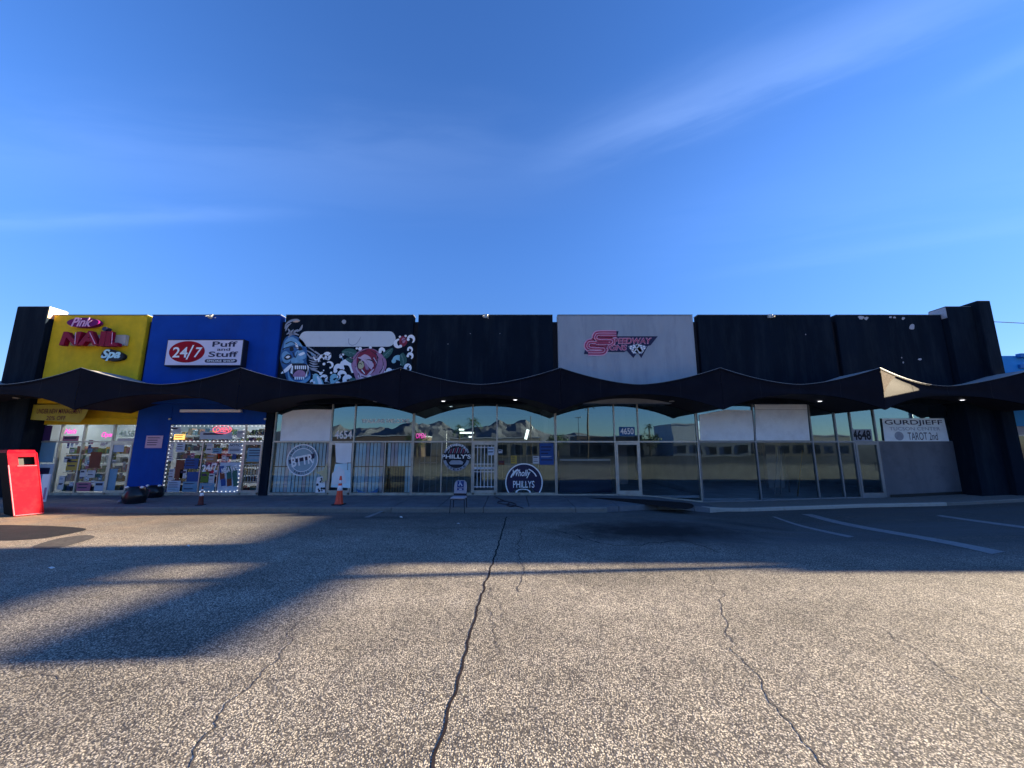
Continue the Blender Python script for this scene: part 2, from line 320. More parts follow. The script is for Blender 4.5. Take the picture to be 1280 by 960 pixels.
# ------------------------------------------------------------------ mesh builder
class MB:
    def __init__(s): s.v = []; s.f = []; s.mi = []; s.mats = []; s.smooth = []
    def slot(s, m):
        if m not in s.mats: s.mats.append(m)
        return s.mats.index(m)
    def add(s, vs, fs, m, smooth=False):
        o = len(s.v); s.v += [tuple(v) for v in vs]; k = s.slot(m)
        for f in fs: s.f.append(tuple(i+o for i in f)); s.mi.append(k); s.smooth.append(smooth)
        return s
    def box(s, x0, x1, y0, y1, z0, z1, m):
        return s.add([(x0, y0, z0), (x1, y0, z0), (x1, y1, z0), (x0, y1, z0), (x0, y0, z1), (x1, y0, z1), (x1, y1, z1), (x0, y1, z1)],
                     [(0, 1, 5, 4), (1, 2, 6, 5), (2, 3, 7, 6), (3, 0, 4, 7), (4, 5, 6, 7), (3, 2, 1, 0)], m)
    def cbox(s, x0, x1, y0, y1, z0, z1, m, b=.008):
        # chamfered box: octagonal outline in plan and chamfered top and bottom edges
        def ring(i, z): return [(x0+i+b, y0+i, z), (x1-i-b, y0+i, z), (x1-i, y0+i+b, z), (x1-i, y1-i-b, z), (x1-i-b, y1-i, z), (x0+i+b, y1-i, z), (x0+i, y1-i-b, z), (x0+i, y0+i+b, z)]
        vs = ring(b, z0)+ring(0, z0+b)+ring(0, z1-b)+ring(b, z1); fs = []
        for k in range(3):
            for j in range(8): fs.append((k*8+j, k*8+(j+1) % 8, (k+1)*8+(j+1) % 8, (k+1)*8+j))
        fs += [tuple(range(24, 32)), tuple(reversed(range(8)))]
        return s.add(vs, fs, m)
    def bar(s, a, b, r, m, n=8, r2=None, smooth=True):
        a, b = Vector(a), Vector(b); d = (b-a); q = d.to_track_quat('Z', 'Y'); r2 = r if r2 is None else r2
        vs = []
        for p, rr in ((a, r), (b, r2)):
            for k in range(n): vs.append(p + q @ Vector((rr*math.cos(2*PI*k/n), rr*math.sin(2*PI*k/n), 0)))
        s.add(vs, [(k, (k+1) % n, n+(k+1) % n, n+k) for k in range(n)], m, smooth)
        return s.add(vs, [tuple(reversed(range(n))), tuple(range(n, 2*n))], m)
    def tube(s, pts, r, m, n=6):
        for a, b in zip(pts, pts[1:]): s.bar(a, b, r, m, n)
        return s
    def lathe(s, prof, m, c=(0, 0, 0), n=20, smooth=True, ex=None):
        vs = []; c = Vector(c)
        for r, z in prof:
            for k in range(n): vs.append(c + Vector((r*math.cos(2*PI*k/n), r*math.sin(2*PI*k/n), z)))
        fs = [(i*n+k, i*n+(k+1) % n, (i+1)*n+(k+1) % n, (i+1)*n+k) for i in range(len(prof)-1) for k in range(n)]
        return s.add(vs, fs, m, smooth)
    def plate(s, pts, y, m, th=0.0):
        # polygon in the x-z plane at depth y facing -y, optional thickness to +y
        area = sum(a[0]*b[1]-b[0]*a[1] for a, b in zip(pts, pts[1:]+pts[:1]))
        if area < 0: pts = list(reversed(pts))
        n = len(pts); vs = [(p[0], y, p[1]) for p in pts]; fs = [tuple(range(n))]
        if th:
            vs += [(p[0], y+th, p[1]) for p in pts]; fs += [tuple(reversed(range(n, 2*n)))]
            fs += [((i+1) % n, i, n+i, n+(i+1) % n) for i in range(n)]
        return s.add(vs, fs, m)
    def ring(s, cx, cz, r0, r1, y, m, a0=0, a1=2*PI, n=40, sx=1.0):
        vs = []
        for i in range(n+1):
            a = a0+(a1-a0)*i/n
            vs += [(cx+r0*math.cos(a)*sx, y, cz+r0*math.sin(a)), (cx+r1*math.cos(a)*sx, y, cz+r1*math.sin(a))]
        return s.add(vs, [(2*i, 2*i+1, 2*i+3, 2*i+2) for i in range(n)], m)
    def build(s, name, parent=None, **tags):
        me = bpy.data.meshes.new(name); me.from_pydata(s.v, [], s.f); me.update()
        for m in s.mats: me.materials.append(m)
        me.polygons.foreach_set('material_index', s.mi); me.polygons.foreach_set('use_smooth', s.smooth)
        o = bpy.data.objects.new(name, me); COL.objects.link(o)
        if parent: o.parent = parent
        tag(o, **tags)
        return o
def tag(o, label=None, cat=None, group=None, kind=None):
    if label: o['label'] = label
    if cat: o['category'] = cat
    if group: o['group'] = group
    if kind: o['kind'] = kind
    return o
def empty(name, label, cat, group=None, loc=(0, 0, 0), rz=0):
    o = bpy.data.objects.new(name, None); COL.objects.link(o); o.location = loc; o.rotation_euler = (0, 0, rz)
    o.empty_display_size = .2
    return tag(o, label, cat, group)
_txt = {}
def text_geo(sx, bold=0.0, ext=0.0, shear=0.0, space=1.0):
    key = (sx, bold, ext, shear, space)
    if key in _txt: return _txt[key]
    cu = bpy.data.curves.new('t', 'FONT'); cu.body = sx; cu.offset = bold; cu.extrude = ext; cu.shear = shear; cu.space_character = space; cu.resolution_u = 4
    ob = bpy.data.objects.new('t', cu); COL.objects.link(ob)
    bpy.context.view_layer.update()
    dg = bpy.context.evaluated_depsgraph_get(); me = bpy.data.meshes.new_from_object(ob.evaluated_get(dg))
    vs = [v.co.copy() for v in me.vertices]; fs = [tuple(p.vertices) for p in me.polygons]
    bpy.data.objects.remove(ob); bpy.data.curves.remove(cu); bpy.data.meshes.remove(me)
    x0 = min(v.x for v in vs); x1 = max(v.x for v in vs); y0 = min(v.y for v in vs); y1 = max(v.y for v in vs)
    _txt[key] = (vs, fs, x0, x1, y0, y1); return _txt[key]
def text_box(mb, sx, x0, x1, z0, z1, y, m, bold=0, depth=0.0, shear=0, space=1.0, rot=0.0):
    vs, fs, a0, a1, b0, b1 = text_geo(sx, bold, .5 if depth else 0, shear, space)
    out = []; cx, cz = (x0+x1)/2, (z0+z1)/2
    for v in vs:
        X = (v.x-a0)/(a1-a0)*(x1-x0)-(x1-x0)/2; Z = (v.y-b0)/(b1-b0)*(z1-z0)-(z1-z0)/2
        out.append((cx+X*math.cos(rot)-Z*math.sin(rot), y - (v.z*depth), cz+X*math.sin(rot)+Z*math.cos(rot)))
    mb.add(out, fs, m)
def arc_text(mb, sx, cx, cz, r, a0, a1, h, y, m, flip=False, bold=.02):
    n = len(sx)
    for i, ch in enumerate(sx):
        if ch == ' ': continue
        a = a0+(a1-a0)*(i+.5)/n; w = abs(a1-a0)*r/n*.72
        if ch in "I'1-": w *= .35
        px, pz = cx+r*math.cos(a), cz+r*math.sin(a); rot = a-PI/2 if not flip else a+PI/2
        text_box(mb, ch, px-w/2, px+w/2, pz-h/2, pz+h/2, y, m, bold=bold, rot=rot)
def ptext(mb, sx, p0, p1, y, m, **k):
    # text fitted between two photograph corners on the plane y
    cx, cy = (p0[0]+p1[0])/2, (p0[1]+p1[1])/2
    x0, _ = at(p0[0], cy, y); x1, _ = at(p1[0], cy, y); _, z1 = at(cx, p0[1], y); _, z0 = at(cx, p1[1], y)
    text_box(mb, sx, x0, x1, z0, z1, y, m, **k)
def smooth_pts(pts, n=5, closed=True):
    out = []; L_ = len(pts)
    rng = range(L_) if closed else range(L_-1)
    for i in rng:
        p0, p1, p2, p3 = (pts[(i+k) % L_] if closed else pts[min(max(i+k, 0), L_-1)] for k in (-1, 0, 1, 2))
        for j in range(n):
            t = j/n
            out.append(tuple(.5*((2*p1[c])+(-p0[c]+p2[c])*t+(2*p0[c]-5*p1[c]+4*p2[c]-p3[c])*t*t+(-p0[c]+3*p1[c]-3*p2[c]+p3[c])*t**3) for c in (0, 1)))
    if not closed: out.append(tuple(pts[-1]))
    return out
def pp(pts, y, sm=True, n=4):
    q = [at(a, b, y) for a, b in pts]
    return smooth_pts(q, n) if sm else q
def stroke(mb, pts, w0, w1, y, m, n=5, mid=None):
    q = smooth_pts([at(a, b, y) for a, b in pts], n, closed=False); N_ = len(q); vs = []
    for i, p in enumerate(q):
        a, b = q[max(0, i-1)], q[min(N_-1, i+1)]; dx, dz = b[0]-a[0], b[1]-a[1]; l = math.hypot(dx, dz) or 1
        t = i/(N_-1); w = (w0+(w1-w0)*t) if mid is None else (w0*(1-2*t)+mid*2*t if t < .5 else mid*(2-2*t)+w1*(2*t-1)); w /= 2
        vs += [(p[0]-dz/l*w, y, p[1]+dx/l*w), (p[0]+dz/l*w, y, p[1]-dx/l*w)]
    mb.add(vs, [(2*i, 2*i+1, 2*i+3, 2*i+2) for i in range(N_-1)], m)

# ------------------------------------------------------------------ ground
def ground_sheet():
    xs = [-3000, -900, -300, -120, -60, -40] + [-30+i*1.0 for i in range(0, 25)] + [-5+i*.6 for i in range(0, 60)] + [32, 40, 60, 120, 300, 900, 3000]
    ys = [-6000, -2000, -700, -250, -120, -60, -40, -30, -25, -20] + [-16+i*.5 for i in range(0, 31)] + [0.0, .3]
    xs = sorted(set(round(x, 3) for x in xs)); ys = sorted(set(ys))
    mb = MB(); vs = [(x, y, lot_z(x, y) + 0 - (.06 if y > -3.3 and x < 7.6 else 0)) for y in ys for x in xs]; n = len(xs)
    mb.add(vs, [(j*n+i, j*n+i+1, (j+1)*n+i+1, (j+1)*n+i) for j in range(len(ys)-1) for i in range(n-1)], M['lot'], True)
    mb.build('parking_lot', kind='structure')
    b = MB(); b.add([(-4000, .3, -.3), (4000, .3, -.3), (4000, 6000, -.3), (-4000, 6000, -.3)], [(0, 1, 2, 3)], M['walk']); b.build('ground', kind='structure')
ground_sheet()
KERB_Y = -3.15      # outer edge of the walkway
def walk_edge(x): return KERB_Y+.16 if x < 2.95 else (-1.42 if x > 7.39 else KERB_Y+.16+(x-2.95)/(7.4-2.95)*(-1.42-KERB_Y-.16))
def walkway():
    # concrete slabs between joints, each a part of the walkway
    root = empty('walkway', None, None); root['kind'] = 'structure'
    x = -27.0; k = 0
    while x < 26:
        w = 1.45 if x < 7 else 1.55
        x1 = x+w
        yo = KERB_Y+.16 if x1 < 7.4 else -1.42
        if x < 7.4 < x1 + .01: x1 = 7.4; yo = KERB_Y+.16
        mb = MB(); g = .012
        n = 5; vs = []
        cols = [x+g+(x1-x-2*g)*i/n for i in range(n+1)]
        for xx in cols:
            zz = walk_z(xx)+random.uniform(-.0005, .0005)
            yo = walk_edge(xx) if x < 7.3 else -1.42
            vs += [(xx, yo, zz), (xx, .2, zz+.01), (xx, yo, zz-.3), (xx, .2, zz-.3)]
        fs = []
        for i in range(n):
            a = 4*i; b = a+4
            fs += [(a, b, b+1, a+1), (b, a, a+2, b+2)]
        fs += [(0, 1, 3, 2), (4*n+1, 4*n, 4*n+2, 4*n+3)]
        mb.add(vs, fs, M['walk'] if x < 7.3 else M['kerb']); mb.build('slab', root); x = x1
    mb = MB()
    mb.add([(-27, KERB_Y+.1, walk_z(0)-.02), (26, KERB_Y+.1, -.02), (26, .2, -.02), (-27, .2, -.02)], [(0, 1, 2, 3)], M['patch']) if False else None
    # kerb stones
    x = -27.0
    while x < 26:
        x1 = x+2.9 if x < 0 else (3.0 if x < 2.9 else x+2.9)
        if 2.9 < x < 6.7: x = 6.75; x1 = 9.65
        right = x >= 6.7
        yo = KERB_Y if not right else -1.56; th = .15 if not right else .14
        mb = MB(); g = .008; n = 4; bev = .025
        prof = [(yo, -.35), (yo, -bev), (yo+bev, 0), (yo+th, 0), (yo+th, -.35)]
        vs = []
        for i in range(n+1):
            xx = x+g+(x1-x-2*g)*i/n; wz = walk_z(xx)
            for j, (py, pz) in enumerate(prof):
                jit = .012*noise.noise(Vector((xx*3, j*1.7, 3))) if j in (1, 2) else 0
                vs.append((xx, py+jit, wz+pz+(0.004 if j in (2, 3) else 0)+jit*.5))
        m = len(prof); fs = [(i*m+j, i*m+j+1, (i+1)*m+j+1, (i+1)*m+j) for i in range(n) for j in range(m-1)]
        fs = [tuple(reversed(f)) for f in fs] + [tuple(range(m)), tuple(reversed(range(n*m, n*m+m)))]
        mb.add(vs, fs, M['kerb'] if not (right and x < 13) else M['kerb_pale']); mb.build('kerb_stone', root); x = x1
    return root
walkway()

# ground marks: sealed cracks, stripes, patches
def ground_strip(name, pts, w0, w1, m, kind='structure', lift=.002, jit=.3, walk=False, label=None, cat=None):
    q = smooth_pts(pts, 6, closed=False); P = [gp(a, b, lift) for a, b in q]; mb = MB(); vs = []; n = len(P)
    # refine
    Q = []
    for a, b in zip(P, P[1:]):
        k = max(1, int((b-a).length/.05)); Q += [a.lerp(b, i/k) for i in range(k)]
    Q.append(P[-1]); n = len(Q)
    for i, p in enumerate(Q):
        a, b = Q[max(0, i-1)], Q[min(n-1, i+1)]; d = (b-a); d.z = 0; d.normalize(); nn = Vector((-d.y, d.x, 0))
        off = jit*.10*noise.noise(Vector((p.x*4, p.y*4, 5)))+jit*.04*noise.noise(Vector((p.x*17, p.y*17, 9)))
        w = (w0+(w1-w0)*i/(n-1))*(1+.35*jit*noise.noise(Vector((p.x*9, p.y*9, 1))))/2
        c = p+nn*off
        for s in (1, -1):
            v = c+nn*w*s; v.z = lot_z(v.x, v.y)+lift+0; vs.append(v)
    mb.add(vs, [(2*i, 2*i+2, 2*i+3, 2*i+1) for i in range(n-1)], m)
    return mb.build(name, kind=kind, label=label, cat=cat)
ground_strip('crack', [(633, 646), (622, 684), (607, 730), (586, 800), (568, 868), (550, 925), (538, 985)], .034, .022, M['tar'], jit=.3)
ground_strip('crack', [(652, 660), (649, 690), (653, 715), (650, 740)], .03, .012, M['tarworn'], jit=.9)
ground_strip('crack', [(862, 688), (880, 715), (896, 735), (905, 765), (912, 800), (935, 835), (975, 890), (1050, 975)], .007, .011, M['tarworn'], jit=1)
ground_strip('crack', [(896, 738), (925, 752), (970, 762), (1060, 770), (1130, 803), (1190, 845), (1290, 905)], .006, .009, M['tarworn'], jit=1)
ground_strip('crack', [(1040, 690), (1090, 740), (1150, 760), (1280, 800)], .005, .006, M['tarworn'], jit=1)
ground_strip('crack', [(400, 745), (370, 790), (330, 845), (285, 880), (262, 910), (235, 960)], .005, .012, M['tarworn'], jit=1)
ground_strip('crack', [(610, 760), (620, 790), (622, 830), (600, 850)], .008, .006, M['tarworn'], jit=1)
ground_strip('crack', [(700, 664), (770, 682), (850, 676), (900, 690)], .03, .02, M['tar'], jit=1)
ground_strip('crack', [(420, 660), (540, 660), (640, 661), (700, 668)], .02, .015, M['tar'], jit=1)
ground_strip('crack', [(20, 848), (60, 842), (105, 846)], .02, .01, M['tarworn'], jit=1)
ground_strip('crack', [(896, 735), (870, 752), (850, 772)], .006, .003, M['tarworn'], jit=1)
ground_strip('crack', [(935, 835), (968, 842), (1000, 862)], .006, .003, M['tarworn'], jit=1)
ground_strip('crack', [(607, 730), (625, 760), (632, 790)], .008, .004, M['tarworn'], jit=1)
ground_strip('crack', [(568, 868), (530, 880), (505, 905)], .008, .004, M['tarworn'], jit=1)
ground_strip('crack', [(330, 845), (348, 868), (352, 890)], .006, .003, M['tarworn'], jit=1)
ground_strip('crack', [(862, 688), (820, 690), (780, 686)], .012, .006, M['tarworn'], jit=1)
def ribbon(name, a, b, c, d, m=None):
    # quad stripe given by four photo corners: start pair, end pair
    P = [gp(*p, .006) for p in (a, b, c, d)]; mb = MB(); vs = []; n = 30
    for i in range(n+1):
        t = i/n
        for u, v in ((P[0], P[2]), (P[1], P[3])):
            p = u.lerp(v, t); p.z = lot_z(p.x, p.y)+.007; vs.append(p)
    mb.add(vs, [(2*i, 2*i+2, 2*i+3, 2*i+1) for i in range(n)], m or M['stripe'])
    return mb.build(name, kind='structure')
ribbon('parking_stripe', (1002, 643), (1015, 643), (1240, 693), (1256, 690))
ribbon('parking_stripe', (965, 646), (969, 646), (1060, 672), (1068, 671))
ribbon('parking_stripe', (484, 636), (488, 636), (455, 647), (461, 647))
ribbon('parking_stripe', (1170, 645), (1176, 644), (1290, 662), (1296, 660))
def poly_ground(name, pts, m, walk=False, sm=True, kind='structure', lift=.004, **k):
    q = smooth_pts(pts, 4) if sm else pts
    P = [gp(a, b, lift, walk) for a, b in q]; mb = MB()
    c = sum(P, Vector())/len(P); n = len(P)
    rings = [[c.lerp(p, s) for p in P] for s in (.33, .66, 1)]
    vs = [c]+[p for r in rings for p in r]
    for v in vs: v.z = (walk_z(v.x) if walk else lot_z(v.x, v.y))+lift
    fs = [(0, 1+i, 1+(i+1) % n) for i in range(n)]
    for r in range(2): fs += [(1+r*n+i, 1+(r+1)*n+i, 1+(r+1)*n+(i+1) % n, 1+r*n+(i+1) % n) for i in range(n)]
    mb.add(vs, fs, m); o = mb.build(name, kind=kind, **k)
    return o
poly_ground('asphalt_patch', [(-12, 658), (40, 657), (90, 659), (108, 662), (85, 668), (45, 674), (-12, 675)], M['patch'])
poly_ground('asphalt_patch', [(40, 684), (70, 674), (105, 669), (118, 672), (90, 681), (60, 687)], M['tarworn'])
poly_ground('shade_wedge', [(735, 622.5), (790, 624), (850, 628), (866, 631), (864, 636), (846, 636), (800, 630), (760, 625)], M['tar'], walk=True, lift=.012)  # black sheet standing in for the dark shadow against the glass

# ------------------------------------------------------------------ strip mall
B = 5.75
XK = [1.74+B*k for k in range(-5, 6)]           # pillar lines, index 5 = 1.74
def xk(k): return 1.74+B*k
mall = empty('strip_mall', 'long black strip mall with yellow, blue and grey parapet panels and a scalloped black canopy', 'building')
def zt(t): return 4.10+.59*abs(2*t-1)**1.6
def zb(t): return 3.76-.57*abs(2*t-1)**2.1
BULGE = [.12]
def yf(t): return -2.15+BULGE[0]*math.sin(PI*t)
def canopy_bay(k, lit=False):
    x0 = xk(k); n = 28; g = .004
    fa, rf, sf, ed = MB(), MB(), MB(), MB()
    T = [i/n for i in range(n+1)]; X = [x0+g+(B-2*g)*t for t in T]
    vs = []
    rows = 6
    for x, t in zip(X, T):
        for j in range(rows+1):
            z = zb(t)+(zt(t)-zb(t))*j/rows
            vs.append((x, yf(t)+.012*math.sin(j*1.3+x), z))
    R_ = rows+1
    fa.add(vs, [(i*R_+j, (i+1)*R_+j, (i+1)*R_+j+1, i*R_+j+1) for i in range(n) for j in range(rows)], M['fascia'], True)
    # returned lower lip of the fascia
    vs = []
    for x, t in zip(X, T): vs += [(x, yf(t), zb(t)), (x, yf(t)+.07, zb(t)), (x, yf(t)+.07, zb(t)+.05)]
    fa.add(vs, [(3*i+j, 3*i+j+1, 3*i+j+4, 3*i+j+3) for i in range(n) for j in (0, 1)], M['fascia'])
    f = fa.build('canopy_fascia', mall)
    for t0 in (.25, .5, .75):
        sm = MB(); xx = x0+g+(B-2*g)*t0; vs = []
        for j in range(rows+1):
            z = zb(t0)+(zt(t0)-zb(t0))*j/rows
            for d in (-.006, .006): vs.append((xx+d, yf(t0)+.012*math.sin(j*1.3+xx)-.004, z))
        sm.add(vs, [(2*j, 2*j+1, 2*j+3, 2*j+2) for j in range(rows)], M['recess']); sm.build('seam', f)
    vs = []
    for x, t in zip(X, T):
        for j in range(5): vs.append((x, yf(t)+(-.38-yf(t))*j/4, zt(t)+.02*noise.noise(Vector((x*.8, j*1.1, k)))-(0.006 if j == 0 else 0)))
    rf.add(vs, [(i*5+j, (i+1)*5+j, (i+1)*5+j+1, i*5+j+1) for i in range(n) for j in range(4)], M['roof'], True)
    rf.build('canopy_roof', mall)
    vs = []
    for x, t in zip(X, T): vs += [(x, yf(t)+.07, zb(t)+.045), (x, .12, zb(t)+.045)]
    sf.add(vs, [(2*i, 2*i+1, 2*i+3, 2*i+2) for i in range(n)], M['soffit'], True)
    sf.build('soffit', mall)
    vs = []
    for x, t in zip(X, T): vs += [(x, yf(t)-.022, zt(t)-.045), (x, yf(t)-.022, zt(t)+.014), (x, yf(t)+.05, zt(t)+.018)]
    ed.add(vs, [(3*i+j, 3*i+3+j, 3*i+4+j, 3*i+1+j) for i in range(n) for j in (0, 1)], M['fascia'])
    vs2 = []
    for x, t in zip(X, T): vs2 += [(x, yf(t)-.024, zt(t)+.006), (x, yf(t)-.024, zt(t)+.018), (x, yf(t)+.03, zt(t)+.021)]
    ed.add(vs2, [(3*i+j, 3*i+3+j, 3*i+4+j, 3*i+1+j) for i in range(n) for j in (0, 1)], M['alu_dark'])
    ed.build('drip_edge', f)
    return f
fas = {}
for k in range(-5, 5):
    BULGE[0] = .5 if k == 2 else .12       # the bay right of the tan ridge bows further back to catch the sun
    fas[k] = canopy_bay(k)
BULGE[0] = .5
# tan patch standing in for the sunlit triangle at one ridge
x0 = xk(2); mb = MB(); vs = []; n = 8
for i in range(n+1):
    t = .0005+.12*i/n
    lo = zb(t)+(zt(t)-zb(t))*(.34+.58*(i/n)**.8); hi = zt(t)-.075
    lo = min(lo, hi)
    vs += [(x0+.004+B*t, yf(t)-.018, lo), (x0+.004+B*t, yf(t)-.018, hi)]
mb.add(vs, [(2*i, 2*i+2, 2*i+3, 2*i+1) for i in range(n)], M['fascia_pale']); mb.build('pale_patch', fas[2])
def downlight(px, py, on=True):
    y = -.95; x, z = at(px, py, y)
    k = math.floor((x-xk(0))/B); t = (x-xk(k))/B; z = zb(t)+.045
    mb = MB(); mb.lathe([(.10, -.002), (.10, -.02), (.075, -.022)], M['alu'], (x, y, z), 16)
    o = mb.build('downlight', mall); m2 = MB(); m2.lathe([(.075, -.018), (.05, -.03), (.001, -.034)], M['lamp'] if on else M['lampoff'], (x, y, z), 16); m2.build('lens', o)
for p in ((554, 503), (644, 501), (1025, 502), (1203, 501)): downlight(*p)
downlight(20, 500, False); downlight(300, 500, False); downlight(470, 501, False); downlight(840, 501, False)

PY = -.5; PT = 7.27
def parapet(x0, x1, m, z1=PT):
    mb = MB(); mb.cbox(x0+.1, x1-.1, PY, PY+.34, 3.6, z1, m, .018)
    mb.box(x0+.1, x1-.1, PY-.012, PY+.36, z1+.001, z1+.025, M['alu_dark'])
    return mb.build('parapet_panel', mall)
GX = [-14.97, -9.45, -3.97, 1.78, 7.57, 13.28]
panels = [parapet(-19.02, GX[0], M['yellow']), parapet(GX[0], GX[1], M['blue']), parapet(GX[1], GX[2], M['black']), parapet(GX[2], GX[3], M['black']),
          parapet(GX[3], GX[4], M['grey']), parapet(GX[4], GX[5], M['black']), parapet(GX[5], 17.85, M['black'])]
for g in GX:
    mb = MB(); mb.box(g-.097, g+.097, PY+.16, PY+.33, 3.6, PT-.24, M['recess']); mb.build('recessed_joint', mall)
    mb = MB(); mb.cbox(g-.11, g+.11, PY+.36, PY+.50, 3.6, PT-.24, M['grey'], .01); mb.build('backing_post', mall)
def pylon(x0, x1, lit_m):
    root = MB(); y0, y1 = -.7, .0
    root.cbox(x0, x1, y0, y1, 0.0, 7.57, M['black'], .015)
    o = root.build('pylon', mall)
    c = MB(); c.box(x0+.015, x1-.015, y0+.03, y1-.03, 7.573, 7.59, M['roof']); c.build('cap', o)
    return o
pl = pylon(-20.27, -18.97, None)
mb = MB(); mb.box(-18.972, -18.962, -.68, -.02, 7.1, 7.55, M['peach']); mb.build('tinted_return', pl)  # peach colour stands in for sunlight on the dark-painted return
pr = pylon(17.78, 19.2, None)
mb = MB(); mb.box(17.772, 17.782, -.68, -.02, 7.1, 7.55, M['chip']); mb.build('tinted_return', pr)  # pale grey strip on the upper return
mb = MB(); mb.cbox(18.84, 19.36, -.92, -.1, .05, 7.74, M['black'], .02); mb.build('trim_column', pr)
# roof deck and rear walls
mb = MB(); mb.box(-20, 1.7, .0, 14, 4.0, 4.15, M['roof']); mb.box(1.701, 19.6, .0, 8.2, 4.0, 4.15, M['roof']); mb.build('roof', mall)
mb = MB(); mb.box(-20, 1.7, 14, 14.25, -.2, 5.6, M['black']); mb.box(1.701, 1.9, 8.2, 14.25, -.2, 5.6, M['black']); mb.box(1.901, 19.6, 8.001, 8.2, 4.151, 5.6, M['black']); mb.build('rear_wall', mall)
# paint chips on the black panels
def chips(panel, lst):
    for cx, cy, rx, ry in lst:
        n = 9; a0 = random.random()*6
        pts = []
        for i in range(n):
            a = a0+2*PI*i/n; r = random.uniform(.6, 1.15); pts.append((cx+rx*r*math.cos(a), cy+ry*r*math.sin(a)))
        mb = MB(); mb.plate(pp(pts, PY-.004, True, 3), PY-.004, M['chip']); mb.build('paint_chip', panel)
chips(panels[6], [(1077, 397, 5, 2), (1083, 398, 3, 2), (1113, 396.5, 2, 1.6), (1118, 397, 2, 1.4), (1129, 398, 2.2, 2), (1140, 409, 3.5, 4), (1150, 449, 2.6, 1.3), (1127, 447, .8, .9), (1129, 453, .9, 1.2)])
chips(panels[5], [(961, 396, 2, 1.5), (966, 396, 1, 1), (1007, 418, .7, .8)])
chips(panels[3], [(606, 397, 1.3, 1), (610, 397.5, .8, 1), (588, 417, .6, .5), (625, 417, .5, .5), (560, 430, .5, .5)])
chips(panels[1], [(263, 397.5, 2.3, 1), (269, 397, 1.5, .8)])
# small roof lamp brackets on top of the parapet panels
def bracket(px, x=None):
    x, _ = at(px, 394, PY)
    mb = MB(); mb.cbox(x-.10, x+.10, PY-.05, PY+.06, PT-.13, PT+.03, M['alu'], .01); mb.bar((x-.07, PY-.05, PT-.05), (x-.10, PY-.15, PT-.10), .03, M['alu']); mb.bar((x+.07, PY-.05, PT-.05), (x+.10, PY-.15, PT-.10), .03, M['alu'])
    mb.build('flood_lamp', mall)
for p in (264, 607, 962): bracket(p)

# storefront walls, windows, doors, interiors
def frame_bar(x, z0, z1, w=.05, d=.11, m=None, y=0):
    return ('v', x, z0, z1, w, d, m, y)
H = 3.95
def window_unit(xs, z0f, ztr, panes_hi=True, m=None, zhi=H, glass='glass', w=.05, lower_splits=(), sill=.10, glow='glass_low', dbl=True):
    """xs: vertical members; z0f: base height function"""
    m = m or M['alu']; fr = MB()
    for x in xs: fr.box(x-w/2, x+w/2, -.055, .055, z0f(x), zhi, m)
    for a, b in zip(xs, xs[1:]):
        fr.box(a+w/2, b-w/2, -.05, .05, ztr-.03, ztr+.03, m)
        s0 = min(z0f(a), z0f(b))
        fr.add([(a+w/2, -.07, z0f(a)), (b-w/2, -.07, z0f(b)), (b-w/2, -.07, z0f(b)+sill), (a+w/2, -.07, z0f(a)+sill), (a+w/2, .07, z0f(a)), (b-w/2, .07, z0f(b)), (b-w/2, .07, z0f(b)+sill), (a+w/2, .07, z0f(a)+sill)],
               [(0, 1, 2, 3), (3, 2, 6, 7), (1, 0, 4, 5), (5, 4, 7, 6)], M['sill'] if sill > .05 else m)
    for x, (za, zb_) in lower_splits: fr.box(x-w*.4, x+w*.4, -.045, .045, za, zb_, m)
    return fr
def pane(x0, x1, z0, z1, parent, g='glass', z0b=None, y=0.0):
    z0b = z0 if z0b is None else z0b; mb = MB()
    mb.add([(x0, y-.004, z0), (x1, y-.004, z0b), (x1, y-.004, z1), (x0, y-.004, z1)], [(0, 1, 2, 3)], M[g])
    return mb.build('pane', parent)
ZT = 2.10
def flat(x): return 0.012
def unit(xs, doors=(), zf=flat, g_hi='glass', g_lo='glass_low', sill=.10, lower_splits=(), zhi=H, m=None, ztr=ZT, nohi=(), nolo=()):
    fr = window_unit(xs, zf, ztr, lower_splits=lower_splits, sill=sill, zhi=zhi, m=m)
    w = fr.build('window_frame', mall)
    for i, (a, b) in enumerate(zip(xs, xs[1:])):
        if i not in nohi: pane(a+.025, b-.025, ztr+.03, zhi, w, g_hi)
        if i in doors:
            d = MB(); mm = m or M['alu']; za = max(zf(a), zf(b))+.03
            d.box(a+.03, a+.10, -.07, .03, za, ztr-.035, mm); d.box(b-.10, b-.03, -.07, .03, za, ztr-.035, mm)
            d.box(a+.10, b-.10, -.068, .028, ztr-.12, ztr-.036, mm); d.box(a+.10, b-.10, -.068, .028, za, za+.16, mm)
            dd = d.build('door', mall); pane(a+.10, b-.10, za+.16, ztr-.12, dd, g_lo, y=-.02)
            h = MB(); h.tube([(b-.14, -.07, 1.0), (b-.14, -.12, 1.0), (b-.14, -.12, 1.28), (b-.14, -.07, 1.28)], .012, M['steel']); h.build('door_handle', dd)
        else:
            cuts = [a]+[x for x, _ in lower_splits if a < x < b]+[b]
            for c, e in zip(cuts, cuts[1:]): pane(c+.025, e-.025, zf(c)+sill, ztr-.03, w, g_lo, z0b=zf(e)+sill)
    return w
